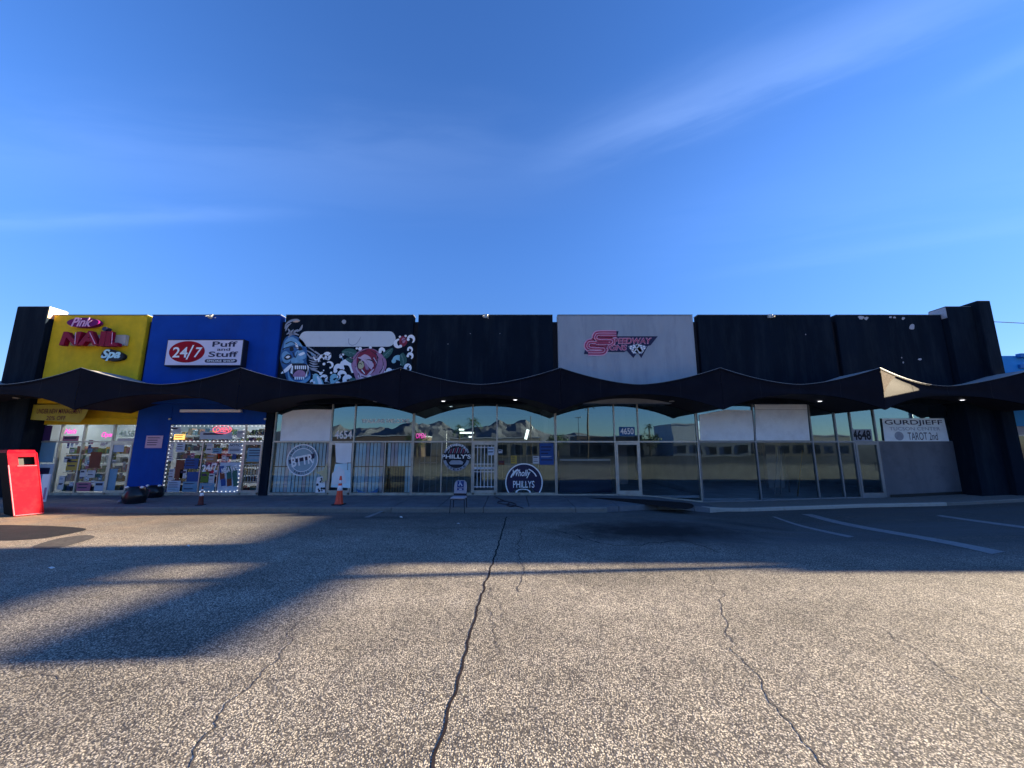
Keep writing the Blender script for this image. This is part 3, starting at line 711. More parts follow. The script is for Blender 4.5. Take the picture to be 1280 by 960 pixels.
def room(x0, x1, depth, wall, floor=None, lights=(), cuts=()):
    mb = MB()
    if cuts:
        mb.box(x0+.05, x1-.05, depth, depth+.2, -.3, 2.36, wall); mb.box(x0+.05, x1-.05, depth, depth+.2, 3.5, 3.96, wall); xx = x0+.05
        for a, b in cuts: mb.box(xx, a, depth, depth+.2, 2.36, 3.5, wall); xx = b
        mb.box(xx, x1-.05, depth, depth+.2, 2.36, 3.5, wall)
    else: mb.box(x0+.05, x1-.05, depth, depth+.1, -.3, 4.0, wall)
    iw = mb.build('interior_wall', mall)
    for a, b in cuts:
        m2 = MB(); m2.box((a+b)/2-.03, (a+b)/2+.03, depth+.05, depth+.1, 2.36, 3.5, M['alu_dark']); m2.box(a, (a+b)/2-.03, depth+.05, depth+.1, 2.90, 2.95, M['alu_dark']); m2.box((a+b)/2+.03, b, depth+.05, depth+.1, 2.90, 2.95, M['alu_dark']); m2.build('added_rear_window', iw)  # frames for the added openings that let daylight in
    mb = MB(); mb.box(x0-.05, x0+.05, .12, depth+.1, -.3, 4.0, wall); mb.build('partition_wall', mall)
    mb = MB(); zz = walk_z((x0+x1)/2); mb.box(x0+.05, x1-.05, .12, depth, zz-.1, zz, floor or M['intfloor']); mb.build('shop_floor', mall)
    mb = MB(); mb.box(x0+.05, x1-.05, .12, depth, 3.97, 3.99, M['intceil']); mb.build('ceiling', mall)
    for (lx, ly, w, d, m) in lights:
        mb = MB(); mb.box(lx-w/2, lx+w/2, ly-d/2, ly+d/2, 3.3, 3.36, M[m]); mb.build('ceiling_light', mall)
def wall(x0, x1, z0, z1, m, y0=-.06, y1=.2, name='shop_wall'):
    mb = MB(); mb.box(x0, x1, y0, y1, z0, z1, m); return mb.build(name, mall)
# end walls and pilasters under the canopy
wall(-26, -19.17, -.05, 3.9, M['black'])
wall(-15.2, -13.84, 0.0, 3.9, M['blue'], y0=-.10)
wall(-9.97, -9.66, 0.0, 3.9, M['black'], y0=-.12)
wall(18.12, 19.62, -.05, 3.9, M['black'], y0=-.25)
wall(-19.17, -15.2, 2.79, 3.9, M['yellow'], y0=-.08, name='yellow_header')
mb = MB(); mb.box(-19.17, -15.2, -.16, -.075, 3.02, 3.07, M['yellow']); mb.build('header_trim', mall)
wall(-13.84, -9.97, 2.79, 3.9, M['blue'], y0=-.08, name='blue_header')
mb = MB(); mb.box(-13.84, -9.97, -.13, -.075, 2.80, 2.95, M['blue']); mb.build('header_trim', mall)
# nail salon window
wn = unit([-19.17, -18.25, -17.32, -16.13, -15.23], doors=(3,), g_hi='glass_shop', g_lo='glass_shop', zhi=2.79, ztr=2.1, m=M['alu'])
# smoke shop window
ws = unit([-13.82, -10.8, -10.0], doors=(1,), g_hi='glass_shop', g_lo='glass_shop', zhi=2.79, lower_splits=((-12.44, (.11, 2.07)), (-11.72, (.11, 1.2))), m=M['alu'])
# tattoo shop
w4 = unit([-9.62, -7.33, -6.39, -4.02], doors=(1,), lower_splits=((-5.1, (.11, 2.07)),), g_lo='glass_shop')
# sandwich shop
wp = unit([-3.98, -1.60, -.61, 1.74], doors=(1,), lower_splits=((-2.82, (.11, 2.07)),))
# empty unit
we = unit([1.78, 4.15, 5.12, 7.49], doors=(1,), zf=walk_z, sill=.06, g_lo='glass_mid')
wr = unit([7.53, 9.83, 12.13, 13.14, 13.78, 14.75], doors=(4,), zf=walk_z, sill=.05, m=M['alu_dark'], g_lo='glass_mid')
wg = MB(); wg.box(14.75, 18.12, -.03, .03, 2.10, 2.14, M['alu_dark']); wg.box(18.06, 18.12, -.05, .05, 2.14, 3.9, M['alu_dark']); wgo = wg.build('window_frame', mall)
pane(14.78, 18.06, 2.14, 3.9, wgo, 'glass')
M['lowwall'] = mat('scuffed_panel', (.115, .12, .14), .6, var=.2, vs=1.1, streak=.25, dirt=(.07, .075, .09), dirt_amt=.8, dirt_s=1.3)
mb = MB(); mb.add([(14.78, -.04, walk_z(14.78)+.02), (18.12, -.04, walk_z(18.12)+.02), (18.12, -.04, 2.10), (14.78, -.04, 2.10), (14.78, .1, 2.10), (18.12, .1, 2.10)], [(0, 1, 2, 3), (3, 2, 5, 4)], M['lowwall']); mb.build('low_wall', mall)
mb = MB(); mb.add([(14.9, -.06, walk_z(14.9)-.05), (18.3, -.06, walk_z(18.3)-.05), (18.3, -.06, walk_z(18.3)+.11), (14.9, -.06, walk_z(14.9)+.11), (14.9, .0, walk_z(14.9)+.11), (18.3, .0, walk_z(18.3)+.11)], [(0, 1, 2, 3), (3, 2, 5, 4)], M['rubber']); mb.build('base_trim', mall)
room(-19.3, -15.2, 3.2, M['intwall'], None, ((-17.3, 1.6, 2.5, .3, 'panelight'),))
room(-15.2, -9.8, 3.0, M['intwall'], None, ((-12, 1.3, 3.0, .3, 'panelight'), ))
room(-9.8, -4.0, 6, M['intwall'])
room(-4.0, 1.76, 9, M['intwall'], None, ())
room(1.76, 7.51, 8.0, M['intwall'])
room(7.51, 18.3, 8.0, M['intwall'], cuts=((10.2, 12.0), (13.0, 14.8), (15.5, 17.3)))  # rear openings added to brighten this interior with daylight
mb = MB(); mb.box(18.25, 18.35, .12, 8, -.3, 4, M['intwall']); mb.build('partition_wall', mall)
for (a, b, y, zz) in ((575, 592, 3.5, 541), (586, 590, 5, 546), (574, 580, 4.5, 537)):
    x0, z = at(a, zz, y); x1, _ = at(b, zz, y); mb = MB(); mb.box(x0, x1, y-.06, y+.06, z-.04, z+.04, M['tube']); mb.build('light_tube', mall)
x0, z = at(657, 549, 4); x1, z1 = at(660, 537, 4); mb = MB(); mb.bar((x0, 4, z), (x1, 4, z1), .07, M['tube']); mb.build('light_tube', mall)
# interior rail and counter in the empty unit
mb = MB(); mb.box(2.0, 4.1, .6, .66, 1.33, 1.39, M['barwhite']); mb.build('interior_rail', mall)
mb = MB(); mb.box(2.0, 4.2, 1.0, 1.1, 0, 1.3, mat('navy_partition', (.02, .035, .09), .6)); mb.build('low_partition', mall)
for (x, w, y, zc) in ((5.6, .5, 5, 3.2), (8.9, 1.2, 6, 3.2), (12.8, .8, 4, 3.3)):
    mb = MB(); mb.box(x, x+w, y, y+.25, -.25, 3.9, M['palewall']); mb.build('interior_column', mall)
# vertical blinds in the tattoo shop
def blinds(x0, x1, z0, z1, seed):
    random.seed(seed); x = x0+.02
    while x < x1-.1:
        w = .145; mb = MB(); a = random.uniform(-.012, .012)
        mb.add([(x+.009, .10+a, z0), (x+w*.5, .094, z0), (x+w-.012, .10-a, z0), (x+.012, .10+a, z1), (x+w*.5, .094, z1), (x+w-.012, .10-a, z1)], [(0, 1, 4, 3), (1, 2, 5, 4)], M['blind'] if random.random() < .75 else M['blind2'])
        mb.build('blind_slat', w4); x += w
    mb = MB(); mb.box(x0, x1, .16, .17, z0, z1, M['recess']); mb.build('blind_backing', w4)
    mb = MB(); mb.box(x0, x1, .06, .075, 1.10, 1.13, M['recess']); mb.build('blind_cord', w4)
blinds(-9.58, -7.36, .12, 2.06, 3); blinds(-6.36, -5.13, .12, 2.06, 4); blinds(-5.07, -4.05, .12, 2.06, 5)
# security bars of the sandwich shop
def bars(xs, z0, z1, parent, rails, r=.014, y=.07, m='barwhite'):
    for x in xs:
        mb = MB(); mb.box(x-r, x+r, y-r, y+r, z0, z1, M[m]); mb.build('security_bar', parent)
    for z in rails:
        mb = MB(); mb.box(min(xs)-.04, max(xs)+.04, y-r*1.2, y+r*1.2-.002, z-r, z+r, M[m]); mb.build('bar_rail', parent)
bars([-3.72, -3.52, -3.28, -3.04], .12, 2.06, wp, (1.27,))
bars([-2.6, -2.37, -2.13, -1.9], .12, 2.06, wp, ())
bars([-.38, -.12, .12, .36, .60, .84, 1.06], .12, 2.06, wp, (1.22,))
bars([-.38], .12, 2.06, wp, ())
dg = [o for o in mall.children if o.name.startswith('door')]
mb = MB(); mb.box(-1.50, -.71, -.1, -.075, 1.02, 1.10, M['barwhite']); gate = mb.build('security_gate', mall)
for x in (-1.38, -1.24, -1.10, -.96, -.82): mb = MB(); mb.box(x-.013, x+.013, -.1, -.078, .3, 1.95, M['barwhite']); mb.build('security_bar', gate)
for z in (.34, .92, 1.22, 1.88): mb = MB(); mb.box(-1.5, -.71, -.103, -.076, z-.014, z+.014, M['barwhite']); mb.build('bar_rail', gate)
mb = MB(); mb.box(-10.72, -10.08, .04, .065, .50, .53, M['barwhite']); gate2 = mb.build('security_gate', mall)
for i in range(6): x = -10.66+i*.11; mb = MB(); mb.box(x-.01, x+.01, .04, .06, .45, 1.2, M['barwhite']); mb.build('security_bar', gate2)
for z in (1.2, 1.32): mb = MB(); mb.box(-10.72, -10.08, .035, .065, z-.02, z+.02, M['barwhite']); mb.build('bar_rail', gate2)
# white strip light over the smoke shop
x0, z0 = at(226, 513.5, -.2); x1, _ = at(302, 513.5, -.2)
mb = MB(); mb.cbox(x0, x1, -.26, -.12, z0-.06, z0+.05, M['paper'], .01); mb.build('strip_light', mall, label='long pale strip light housing above the smoke shop window')
for px, py in ((213, 524), (332, 524)):
    x, z = at(px, py, -.1); mb = MB(); mb.cbox(x-.04, x+.04, -.16, -.09, z-.03, z+.04, M['alu'], .008); mb.build('wall_lamp', mall)

# ------------------------------------------------------------------ mural on the third parapet panel
mu = panels[2]; my = PY-.003
def mplate(mb, pts, m, l=0, sm=True): mb.plate(pp(pts, my-.002*l, sm), my-.002*l, M[m])
mb = MB()
x0, zt_ = at(374.5, 414, my); x1, zb_ = at(494, 433.5, my); _, zt_ = at(434, 414, my); _, zb_ = at(434, 433.3, my)
r = (zt_-zb_)/2; cz = (zt_+zb_)/2; pts = []
for a in range(-90, 91, 12): pts.append((x1-r*.95+r*.95*math.cos(R(a)), cz+r*math.sin(R(a))))
for a in range(90, 271, 12): pts.append((x0+r*.95+r*.95*math.cos(R(a)), cz+r*math.sin(R(a))))
pts = [(p[0], p[1]+(.018*noise.noise(Vector((p[0]*6, 0, 0))) if p[1] > cz else 0)) for p in pts]
mb.plate(pts, my, M['banner']); stroke(mb, [(436, 423), (436, 429), (440, 431.5), (445, 430), (449, 425), (451, 421)], .03, .02, my-.004, M['vinylgrey'])
mb.build('blank_banner', mu)
mb = MB()   # mask
mplate(mb, [(357, 422), (366, 419), (375, 423), (382, 431), (384, 442), (383, 452), (387, 462), (388, 471), (383, 478), (372, 481), (361, 478), (357, 470), (353, 460), (350, 448), (352, 434)], 'mblue', 0)
mplate(mb, [(356, 427), (364, 421), (373, 426), (378, 433), (370, 431), (361, 433), (355, 437)], 'mbluel', 1)
mplate(mb, [(352, 444), (356, 439), (361, 441), (364, 447), (361, 453), (355, 453)], 'mbluel', 1)
mplate(mb, [(369, 441), (375, 437), (381, 440), (382, 447), (376, 450), (371, 448)], 'mbluel', 1)
mplate(mb, [(355, 447), (359, 443), (364, 444), (364, 448), (358, 450)], 'ink', 2); mplate(mb, [(357, 446.6), (360, 444.6), (362.6, 445.6), (360, 448)], 'vinyl', 3)
mplate(mb, [(373, 443), (379, 440), (381, 442), (376, 444.6)], 'vinyl', 3); mplate(mb, [(369, 428), (372, 431), (373, 436), (370, 434)], 'vinyl', 3)
mplate(mb, [(362, 435), (366, 434), (367, 438), (363, 439)], 'ink', 2); mplate(mb, [(372, 434), (376, 433), (378, 437), (374, 438)], 'ink', 2)
mplate(mb, [(364, 449), (370, 446), (377, 449), (380, 453), (372, 455), (365, 454)], 'mbluel', 2)
mplate(mb, [(362, 456), (370, 454), (382, 455), (386, 461), (385, 469), (378, 474), (368, 474), (362, 467)], 'ink', 2)
mplate(mb, [(366, 470), (372, 463), (380, 464), (382, 470), (376, 473)], 'rosel', 3)
for a, b, c in (((364, 457), (366.5, 457), (366, 467)), ((384, 456), (386, 458), (385, 466)), ((363, 466), (366, 468), (364, 458.6)), ((381, 472), (384, 470), (384, 463))): mb.plate([at(*p, my-.008) for p in (a, b, c)], my-.008, M['vinyl'])
for i in range(6): mb.plate([at(*p, my-.008) for p in ((368.3+i*2.5, 457), (370.2+i*2.5, 457), (370+i*2.5, 461.5), (368.5+i*2.5, 461.5))], my-.008, M['vinyl'])
for i in range(5): mb.plate([at(*p, my-.008) for p in ((368+i*2.6, 471), (370+i*2.6, 471), (369.8+i*2.6, 474.5), (368.2+i*2.6, 474.5))], my-.008, M['vinyl'])
mplate(mb, [(351, 467), (356, 461), (362, 456), (365, 455), (363, 460), (358, 465)], 'vinyl', 4)
mplate(mb, [(360, 463), (363, 472), (371, 477), (382, 474), (387, 470), (387, 474), (380, 479), (370, 481), (361, 476)], 'mbluel', 3)
stroke(mb, [(361, 470), (366, 476), (375, 478), (384, 474)], .03, .02, my-.010, M['mteal'])
for c in ([(353, 437), (360, 434), (370, 434), (377, 437)], [(352, 452), (358, 455), (364, 452)], [(357, 430), (364, 427), (371, 431)], [(366, 440), (369, 447), (372, 440)], [(352, 458), (354, 464), (357, 470)]):
    stroke(mb, c, .045, .02, my-.009, M['ink'])
for c in ([(358, 418), (362, 415), (360, 411)], [(365, 418), (369, 414), (373, 412)], [(356, 411), (358, 405), (364, 401), (371, 399.5), (375, 401)], [(357, 414), (359, 408), (364, 404)], [(371, 415), (376, 411), (378, 406)], [(362, 420), (363, 416), (367, 412)], [(360, 422), (366, 417), (374, 419)]):
    stroke(mb, c, .02, .03, my-.005, M['vinylgrey'], mid=.10)
mplate(mb, [(366, 402), (371, 399), (375, 401), (371, 403)], 'peach', 2)
mb.build('painted_mask', mu)
for c in ([(381, 437), (392, 443), (401, 452)], [(383, 441), (388, 447), (392, 449)], [(386, 450), (392, 452), (398, 452)], [(386, 456), (392, 458), (399, 458)], [(388, 462), (394, 463), (400, 466)], [(384, 433), (396, 441), (405, 447)], [(390, 468), (396, 470), (399, 474)], [(388, 446), (394, 447), (398, 444)], [(386, 459.5), (392, 461), (397, 461)], [(387, 453), (392, 455), (397, 455)]):
    mb = MB(); stroke(mb, c, .015, .02, my, M['vinylgrey'], mid=.07); mb.build('painted_hair', mu)
mb = MB(); mplate(mb, [(391, 470), (395, 467), (400, 471), (404, 478), (404, 484), (393, 482)], 'mteal', 1); mplate(mb, [(396, 470), (401, 475), (403, 482), (399, 482)], 'vinyl', 2); mb.build('painted_wave', mu)
def curl(cx, cy, r, a0, a1, w=.2, m='vinyl', tail=None):
    pts = []
    for i in range(9):
        t = i/8; a = R(a0+(a1-a0)*t); rr = r*(1-.45*t); pts.append((cx+rr*math.cos(a), cy-rr*math.sin(a)))
    mb = MB(); stroke(mb, ([tail] if tail else [])+pts, w*.35, w*.45, my-.001, M[m], mid=w)
    x, z = at(pts[-1][0], pts[-1][1], my); mb.ring(x, z, 0, w*.42, my-.003, M[m], n=12); mb.build('painted_wave', mu)
for c in [(405, 450, 7, 200, 30, .14), (409, 446, 5, 220, -60, .16), (412, 457, 5, 130, -70, .10), (423, 463, 7, 10, 190, .20), (431, 459, 8, 0, 170, .26, 'vinyl', (441, 466)), (427, 470, 6, 10, 190, .18), (418, 475, 6, 20, 210, .2, 'mteal', (408, 484)),
          (405, 474, 5, 160, -40, .14), (434, 476, 6, 10, 200, .22), (422, 482, 4, 0, 180, .14), (391, 478, 3, 180, 0, .12), (496, 452, 7, -40, 170, .22, 'mteal'), (509, 460, 4.5, -40, 190, .16), (499, 430, 6, 80, 300, .16),
          (513, 424, 5, -60, 190, .14), (512, 437, 3.5, -60, 190, .1), (512, 445, 4, -60, 180, .13), (477, 439, 3.5, -20, 200, .16), (486, 465, 4, 0, 180, .14), (479, 468, 5, 200, 20, .14), (402, 462, 5, 200, 340, .07), (396, 447, 4, 150, 330, .07)]:
    curl(*c)
for cx, cy, r in ((413, 442, .05), (429, 443, .05), (426, 446, .06), (414, 466, .05), (401, 467, .06), (446, 435.5, .05), (463, 434.5, .06), (450, 436, .08), (507, 420, .05), (500, 421, .05), (405, 455, .06), (469, 470, .06), (438, 448, .05)):
    x, z = at(cx, cy, my); mb = MB(); mb.ring(x, z, 0, r, my-.002, M['vinyl'], n=10); mb.build('painted_droplet', mu)
def pleaf(pts, vein):
    mb = MB(); mplate(mb, pts, 'green', 1); stroke(mb, vein, .035, .02, my-.005, M['greenl'])
    for i in range(1, 4):
        t = i/4; a = (vein[0][0]+(vein[-1][0]-vein[0][0])*t, vein[0][1]+(vein[-1][1]-vein[0][1])*t)
        for s in (-1, 1): stroke(mb, [a, (a[0]+2.2, a[1]+s*1.8)], .015, .01, my-.005, M['greenl'])
    mb.build('painted_leaf', mu)
pleaf([(427, 440), (433, 436), (441, 436), (446, 440), (441, 446), (434, 445)], [(428, 440), (436, 440), (445, 443)])
pleaf([(432, 449), (437, 447), (444, 451), (439, 454)], [(433, 449), (438, 450), (443, 451)])
pleaf([(478, 443), (483, 438), (491, 435), (490, 441), (485, 447), (481, 448)], [(479, 446), (484, 441), (490, 436)])
pleaf([(500, 444), (504, 441), (508, 447), (508, 453), (503, 458), (500, 452)], [(501, 443), (504, 449), (504, 456)])
pleaf([(437, 474), (441, 472), (446, 475), (442, 480), (437, 480)], [(438, 479), (441, 476), (443, 474)])
mb = MB(); mplate(mb, [(499, 424), (503, 420), (508, 422), (509, 428), (505, 433), (500, 431)], 'rose', 1); mplate(mb, [(502, 424), (505, 422), (507, 426), (504, 429)], 'rosel', 2); stroke(mb, [(501, 429), (504, 425), (508, 424)], .02, .02, my-.008, M['ink']); mb.build('painted_blossom', mu)
random.seed(41)
for _ in range(34):
    cx_, cy_ = random.uniform(392, 514), random.uniform(437, 482)
    if 438 < cx_ < 484: continue
    a_ = random.uniform(0, 6.28); l_ = random.uniform(2, 5); mb = MB()
    stroke(mb, [(cx_, cy_), (cx_+l_*math.cos(a_), cy_+l_*math.sin(a_)), (cx_+1.6*l_*math.cos(a_+.7), cy_+1.6*l_*math.sin(a_+.7))], .01, .015, my-.0045, M[random.choice(['ink', 'ink', 'vinylgrey', 'mbluel'])], mid=.045); mb.build('painted_line', mu)
mb = MB()  # rose
mplate(mb, [(439, 456), (441, 447), (447, 440), (456, 436), (466, 436), (475, 441), (482, 449), (483, 458), (480, 465), (477, 472), (468, 478), (455, 479), (446, 475), (442, 466)], 'rosel', 1)
mplate(mb, [(446, 448), (451, 440), (460, 436), (469, 438), (473, 444), (470, 452), (469, 462), (463, 468), (454, 468), (447, 460)], 'rose', 2)
mplate(mb, [(470, 441), (477, 446), (481, 455), (478, 462), (474, 470), (469, 473), (470, 462), (472, 452)], 'rosel', 3)
mplate(mb, [(450, 447), (456, 443), (463, 447), (466, 456), (464, 462), (460, 453), (455, 448)], 'rosep', 3)
mplate(mb, [(448, 449), (453, 447), (459, 453), (462, 461), (458, 460), (453, 453)], 'ink', 4)
mplate(mb, [(447, 447), (452, 446.4), (459, 452), (463, 461), (457, 454), (451, 449)], 'rosep', 5)
mplate(mb, [(447, 456), (449, 451), (453, 452), (455, 457), (452, 461), (448, 460)], 'mcream', 5); stroke(mb, [(449, 455), (451, 454), (452, 456)], .03, .02, my-.014, M['ink'])
mplate(mb, [(455, 453), (459, 456), (461, 462), (458, 463)], 'rosel', 5)
mplate(mb, [(452, 463), (455, 465), (459, 462), (462, 464), (457, 468), (453, 467)], 'rose', 5)
stroke(mb, [(452, 462), (456, 467)], .05, .03, my-.016, M['vinyl'])
mplate(mb, [(447, 470), (452, 467), (457, 470), (463, 464), (468, 461), (463, 468), (455, 473), (449, 473)], 'rosep', 6)
mplate(mb, [(456, 473), (462, 469), (468, 473), (470, 477), (462, 480), (457, 478)], 'vinyl', 6); x, z = at(461.5, 473.5, my); mb.ring(x, z, 0, .07, my-.018, M['ink'], n=12)
mplate(mb, [(449, 477), (454, 475), (457, 478), (452, 480.5)], 'rosel', 6)
mplate(mb, [(440, 456), (443, 449), (445, 456), (447, 464), (447, 470), (443, 466)], 'rosel', 4)
for c in ([(443, 449), (449, 441), (458, 438)], [(470, 441), (472, 450), (469, 460)], [(478, 448), (479, 458), (474, 466)], [(444, 458), (448, 466), (450, 472)], [(466, 446), (469, 452), (471, 450)], [(463, 438), (470, 443), (473, 448)]):
    stroke(mb, c, .02, .03, my-.015, M['ink'])
stroke(mb, [(467, 447), (470, 452), (471, 454)], .04, .02, my-.016, M['rosep'])
for k_ in range(7):
    a_ = k_*.9; rr_ = 17-k_*1.9
    stroke(mb, [(460+rr_*math.cos(a_+t_)*1.15, 457+rr_*math.sin(a_+t_)) for t_ in (0, .4, .8, 1.2)], .02, .03, my-.0165, M['ink' if k_ % 2 else 'rosep'], mid=.05)
mb.build('painted_rose', mu)
mb = MB(); x, z = at(430, 402, my); mb.plate(pp([(427.5, 401), (430, 399.5), (432.5, 401), (432, 404), (429.5, 405), (427.5, 403)], my), my, M['chip']); mb.build('paint_chip', mu)

# ------------------------------------------------------------------ shop signs
sg = empty('oval_sign', 'small purple oval sign reading Pink at the top of the yellow panel', 'sign')
def px_ell(cx, cy, rx, ry, y, n=28, rot=0):
    x, z = at(cx, cy, y); s = (DIST+y)/F*1.02
    return [(x+rx*s*math.cos(2*PI*i/n)*math.cos(rot)-ry*s*math.sin(2*PI*i/n)*math.sin(rot), z+rx*s*math.cos(2*PI*i/n)*math.sin(rot)+ry*s*math.sin(2*PI*i/n)*math.cos(rot)) for i in range(n)]
mb = MB(); mb.plate(px_ell(103.5, 403, 20.5, 6.4, -.72), -.72, M['purple'], .17); mb.build('oval_cabinet', sg)
mb = MB(); ptext(mb, 'Pink', (89.5, 397), (115, 408), -.735, M['pink'], bold=.02, shear=.35, depth=.012); mb.build('lettering', sg)
sg = empty('letter_sign', 'large magenta channel letters NAIL on a pale raceway, yellow panel', 'sign')
x0, z0 = at(90, 432, -.66); x1, z1 = at(157, 417.5, -.66)
mb = MB(); mb.cbox(at(88, 425, -.66)[0], at(156.5, 425, -.66)[0], -.66, -.51, at(122, 431.5, -.66)[1], at(122, 418.5, -.66)[1], M['raceway'], .01); mb.build('raceway', sg)
for ch, a, b, t, bt in (('N', 75, 100.5, 414.5, 431.5), ('A', 98, 124, 413.5, 431.5), ('I', 124.5, 131.5, 414, 432.5), ('L', 132, 148, 414, 432.5)):
    mb = MB()
    X0, _ = at(a, 423, -.85); X1, _ = at(b, 423, -.85); _, Z1 = at(112, t, -.85); _, Z0 = at(112, bt, -.85)
    text_box(mb, ch, X0, X1, Z0, Z1, -.76, M['magenta'], bold=.045 if ch != 'I' else .06, depth=.18, shear=.12 if ch in 'N' else 0)
    lt = mb.build('channel_letter', sg)
    if ch in 'NAL':
        m2 = MB(); mmx = {'N': (94.5, 93.5), 'A': (112, 119), 'L': (140.5, 139.5)}[ch]
        stroke(m2, [(mmx[0], 415.5), (mmx[1], 430)], .03, .03, -.858, M['pink']); m2.build('neon_stroke', lt)
mb = MB(); x, z = at(130.5, 411, -.8); mb.plate([(x+.1*math.cos(a*PI/6), z+.09*math.sin(a*PI/6)) for a in range(12)], -.8, M['navy'], .2); mb.build('letter_dot', sg)
sg = empty('script_sign', 'dark cloud-shaped sign reading Spa in pale script, yellow panel', 'sign')
mb = MB(); mb.plate(pp([(126, 446), (128, 440), (134, 436), (141, 437), (148, 439.5), (154, 443), (153, 448), (146, 450.5), (138, 451), (130, 449.5)], -.66), -.66, M['ink'], .15); mb.build('backing', sg)
mb = MB(); ptext(mb, 'Spa', (126.5, 436.5), (150.5, 451), -.675, M['cyan'], bold=.03, shear=.3, depth=.012); mb.build('lettering', sg)
# smoke shop sign cabinet
sg = empty('cabinet_sign', 'white box sign with red oval 24/7 and Puff and Stuff, on blue panel', 'sign')
fy = -.80; X0 = at(208, 441, fy)[0]; X1 = at(302, 441, fy)[0]; Z0 = at(254, 456.3, fy)[1]; Z1 = at(254, 425.3, fy)[1]
mb = MB(); mb.cbox(X0-.04, X1+.04, fy+.005, -.505, Z0-.04, Z1+.04, M['ink'], .012); mb.build('cabinet', sg)
mb = MB(); mb.box(X0, X1, fy-.002, fy+.02, Z0, Z1, M['signwhite']); mb.build('sign_face', sg)
w, h = X1-X0, Z1-Z0
def fr_(a, b): return X0+w*a, Z1-h*b
mb = MB(); cx, cz = fr_(.272, .47); mb.plate([(cx+.238*w*math.cos(i*PI/20), cz+.435*h*math.sin(i*PI/20)) for i in range(40)], fy-.006, M['signred']); mb.build('red_oval', sg)
def ft(s, a0, b0, a1, b1, m, **k):
    mb = MB(); p = fr_(a0, b0); q = fr_(a1, b1); text_box(mb, s, p[0], q[0], q[1], p[1], fy-.010, m, **k); mb.build('lettering', sg)
ft('24', .085, .28, .285, .70, M['vinyl'], bold=.015); ft('/', .27, .20, .36, .78, M['vinyl'], bold=.012, shear=.15); ft('7', .375, .29, .475, .70, M['vinyl'], bold=.015, shear=.2)
ft('Puff', .60, .05, .93, .27, M['navy'], bold=.02); ft('and', .67, .31, .845, .43, M['navy'], bold=.015); ft('Stuff', .565, .46, .955, .68, M['navy'], bold=.02)
mb = MB(); p = fr_(.74, .835); hw = .215*w; r = .055*h; pts = [(p[0]+hw-r*1.5+1.5*r*math.cos(R(a)), p[1]+1.3*r*math.sin(R(a))) for a in range(-90, 91, 15)]+[(p[0]-hw+r*1.5+1.5*r*math.cos(R(a)), p[1]+1.3*r*math.sin(R(a))) for a in range(90, 271, 15)]
mb.plate(pts, fy-.006, M['navy']); mb.build('pill', sg); ft('SMOKE SHOP', .555, .79, .925, .88, M['vinyl'], bold=.01)
# sign maker's logo, painted lettering on the grey panel
sg = empty('logo_sign', 'red outlined Speedway Signs logo with checkered flags on the grey parapet panel', 'sign'); ly = PY-.012
def LP(x, y): return (720+x/11.636, 405+y/11.636)
def lplate(mb, pts, m, l): mb.plate([at(*LP(*p), ly-.004*l) for p in pts], ly-.004*l, M[m])
mb = MB(); lplate(mb, [(115, 438), (165, 240), (200, 222), (245, 215), (265, 130), (300, 104), (620, 104), (600, 178), (1190, 178), (1085, 310), (1045, 320), (950, 495), (905, 425), (885, 420), (835, 495), (735, 385), (700, 408), (440, 405), (415, 438)], 'navy', 0)
o = mb.build('outline_plate', sg)
def sband(off, dx, dy, m, l, w):
    mb = MB()
    y0, y1, y2 = 130+dy, 205+dy, 290+dy
    pts = [(580+dx, 140+dy), (330+dx, 140+dy), (290+dx, 160+dy), (278+dx, 195+dy), (300+dx, 222+dy), (350+dx, 232+dy), (490+dx, 236+dy), (510+dx, 248+dy), (495+dx, 268+dy), (455+dx, 276+dy), (280+dx, 276+dy)]
    stroke(mb, [LP(*p) for p in pts], w, w, ly-.004*l, M[m], n=4); mb.build('letter_band', sg)
sband(0, 8, 8, 'logopink', 1, .34); sband(0, 8, 8, 'logored', 2, .25); sband(0, 8, 8, 'logopink', 3, .12); sband(0, 8, 8, 'logored', 4, .06)
sband(0, -105, 127, 'logopink', 1, .34); sband(0, -105, 127, 'logored', 2, .25); sband(0, -105, 127, 'logopink', 3, .12); sband(0, -105, 127, 'logored', 4, .06)
mb = MB(); ptext(mb, 'PEEDWAY', LP(548, 200), LP(1105, 290), ly-.016, M['logopink'], bold=.045, shear=.2); mb.build('lettering', sg)
mb = MB(); ptext(mb, 'PEEDWAY', LP(556, 208), LP(1097, 282), ly-.020, M['logored'], bold=.01, shear=.2); mb.build('lettering', sg)
mb = MB(); ptext(mb, 'IGNS', LP(450, 300), LP(745, 385), ly-.016, M['logopink'], bold=.045, shear=.2); mb.build('lettering', sg)
mb = MB(); ptext(mb, 'IGNS', LP(458, 308), LP(738, 377), ly-.020, M['logored'], bold=.01, shear=.2); mb.build('lettering', sg)
for s, ox in ((1, 760), (-1, 1030)):
    mb = MB(); a = Vector((ox, 325)); u = Vector((s*150, -40))*.9; v = Vector((s*75, 110))
    for i in range(6):
        for j in range(5):
            p = a+u*(i/6)+v*(j/5); q = [p, p+u/6, p+u/6+v/5, p+v/5]
            mb.plate([at(*LP(*k), ly-.012) for k in q], ly-.012, M['vinyl' if (i+j) % 2 else 'vinylgrey'])
    mb.build('checkered_flag', sg)
    mb = MB(); c = [(880+s*45, 300), (880-s*50, 425)]; stroke(mb, [LP(*p) for p in c], .04, .04, ly-.016, M['vinyl']); mb.build('flagstaff', sg)

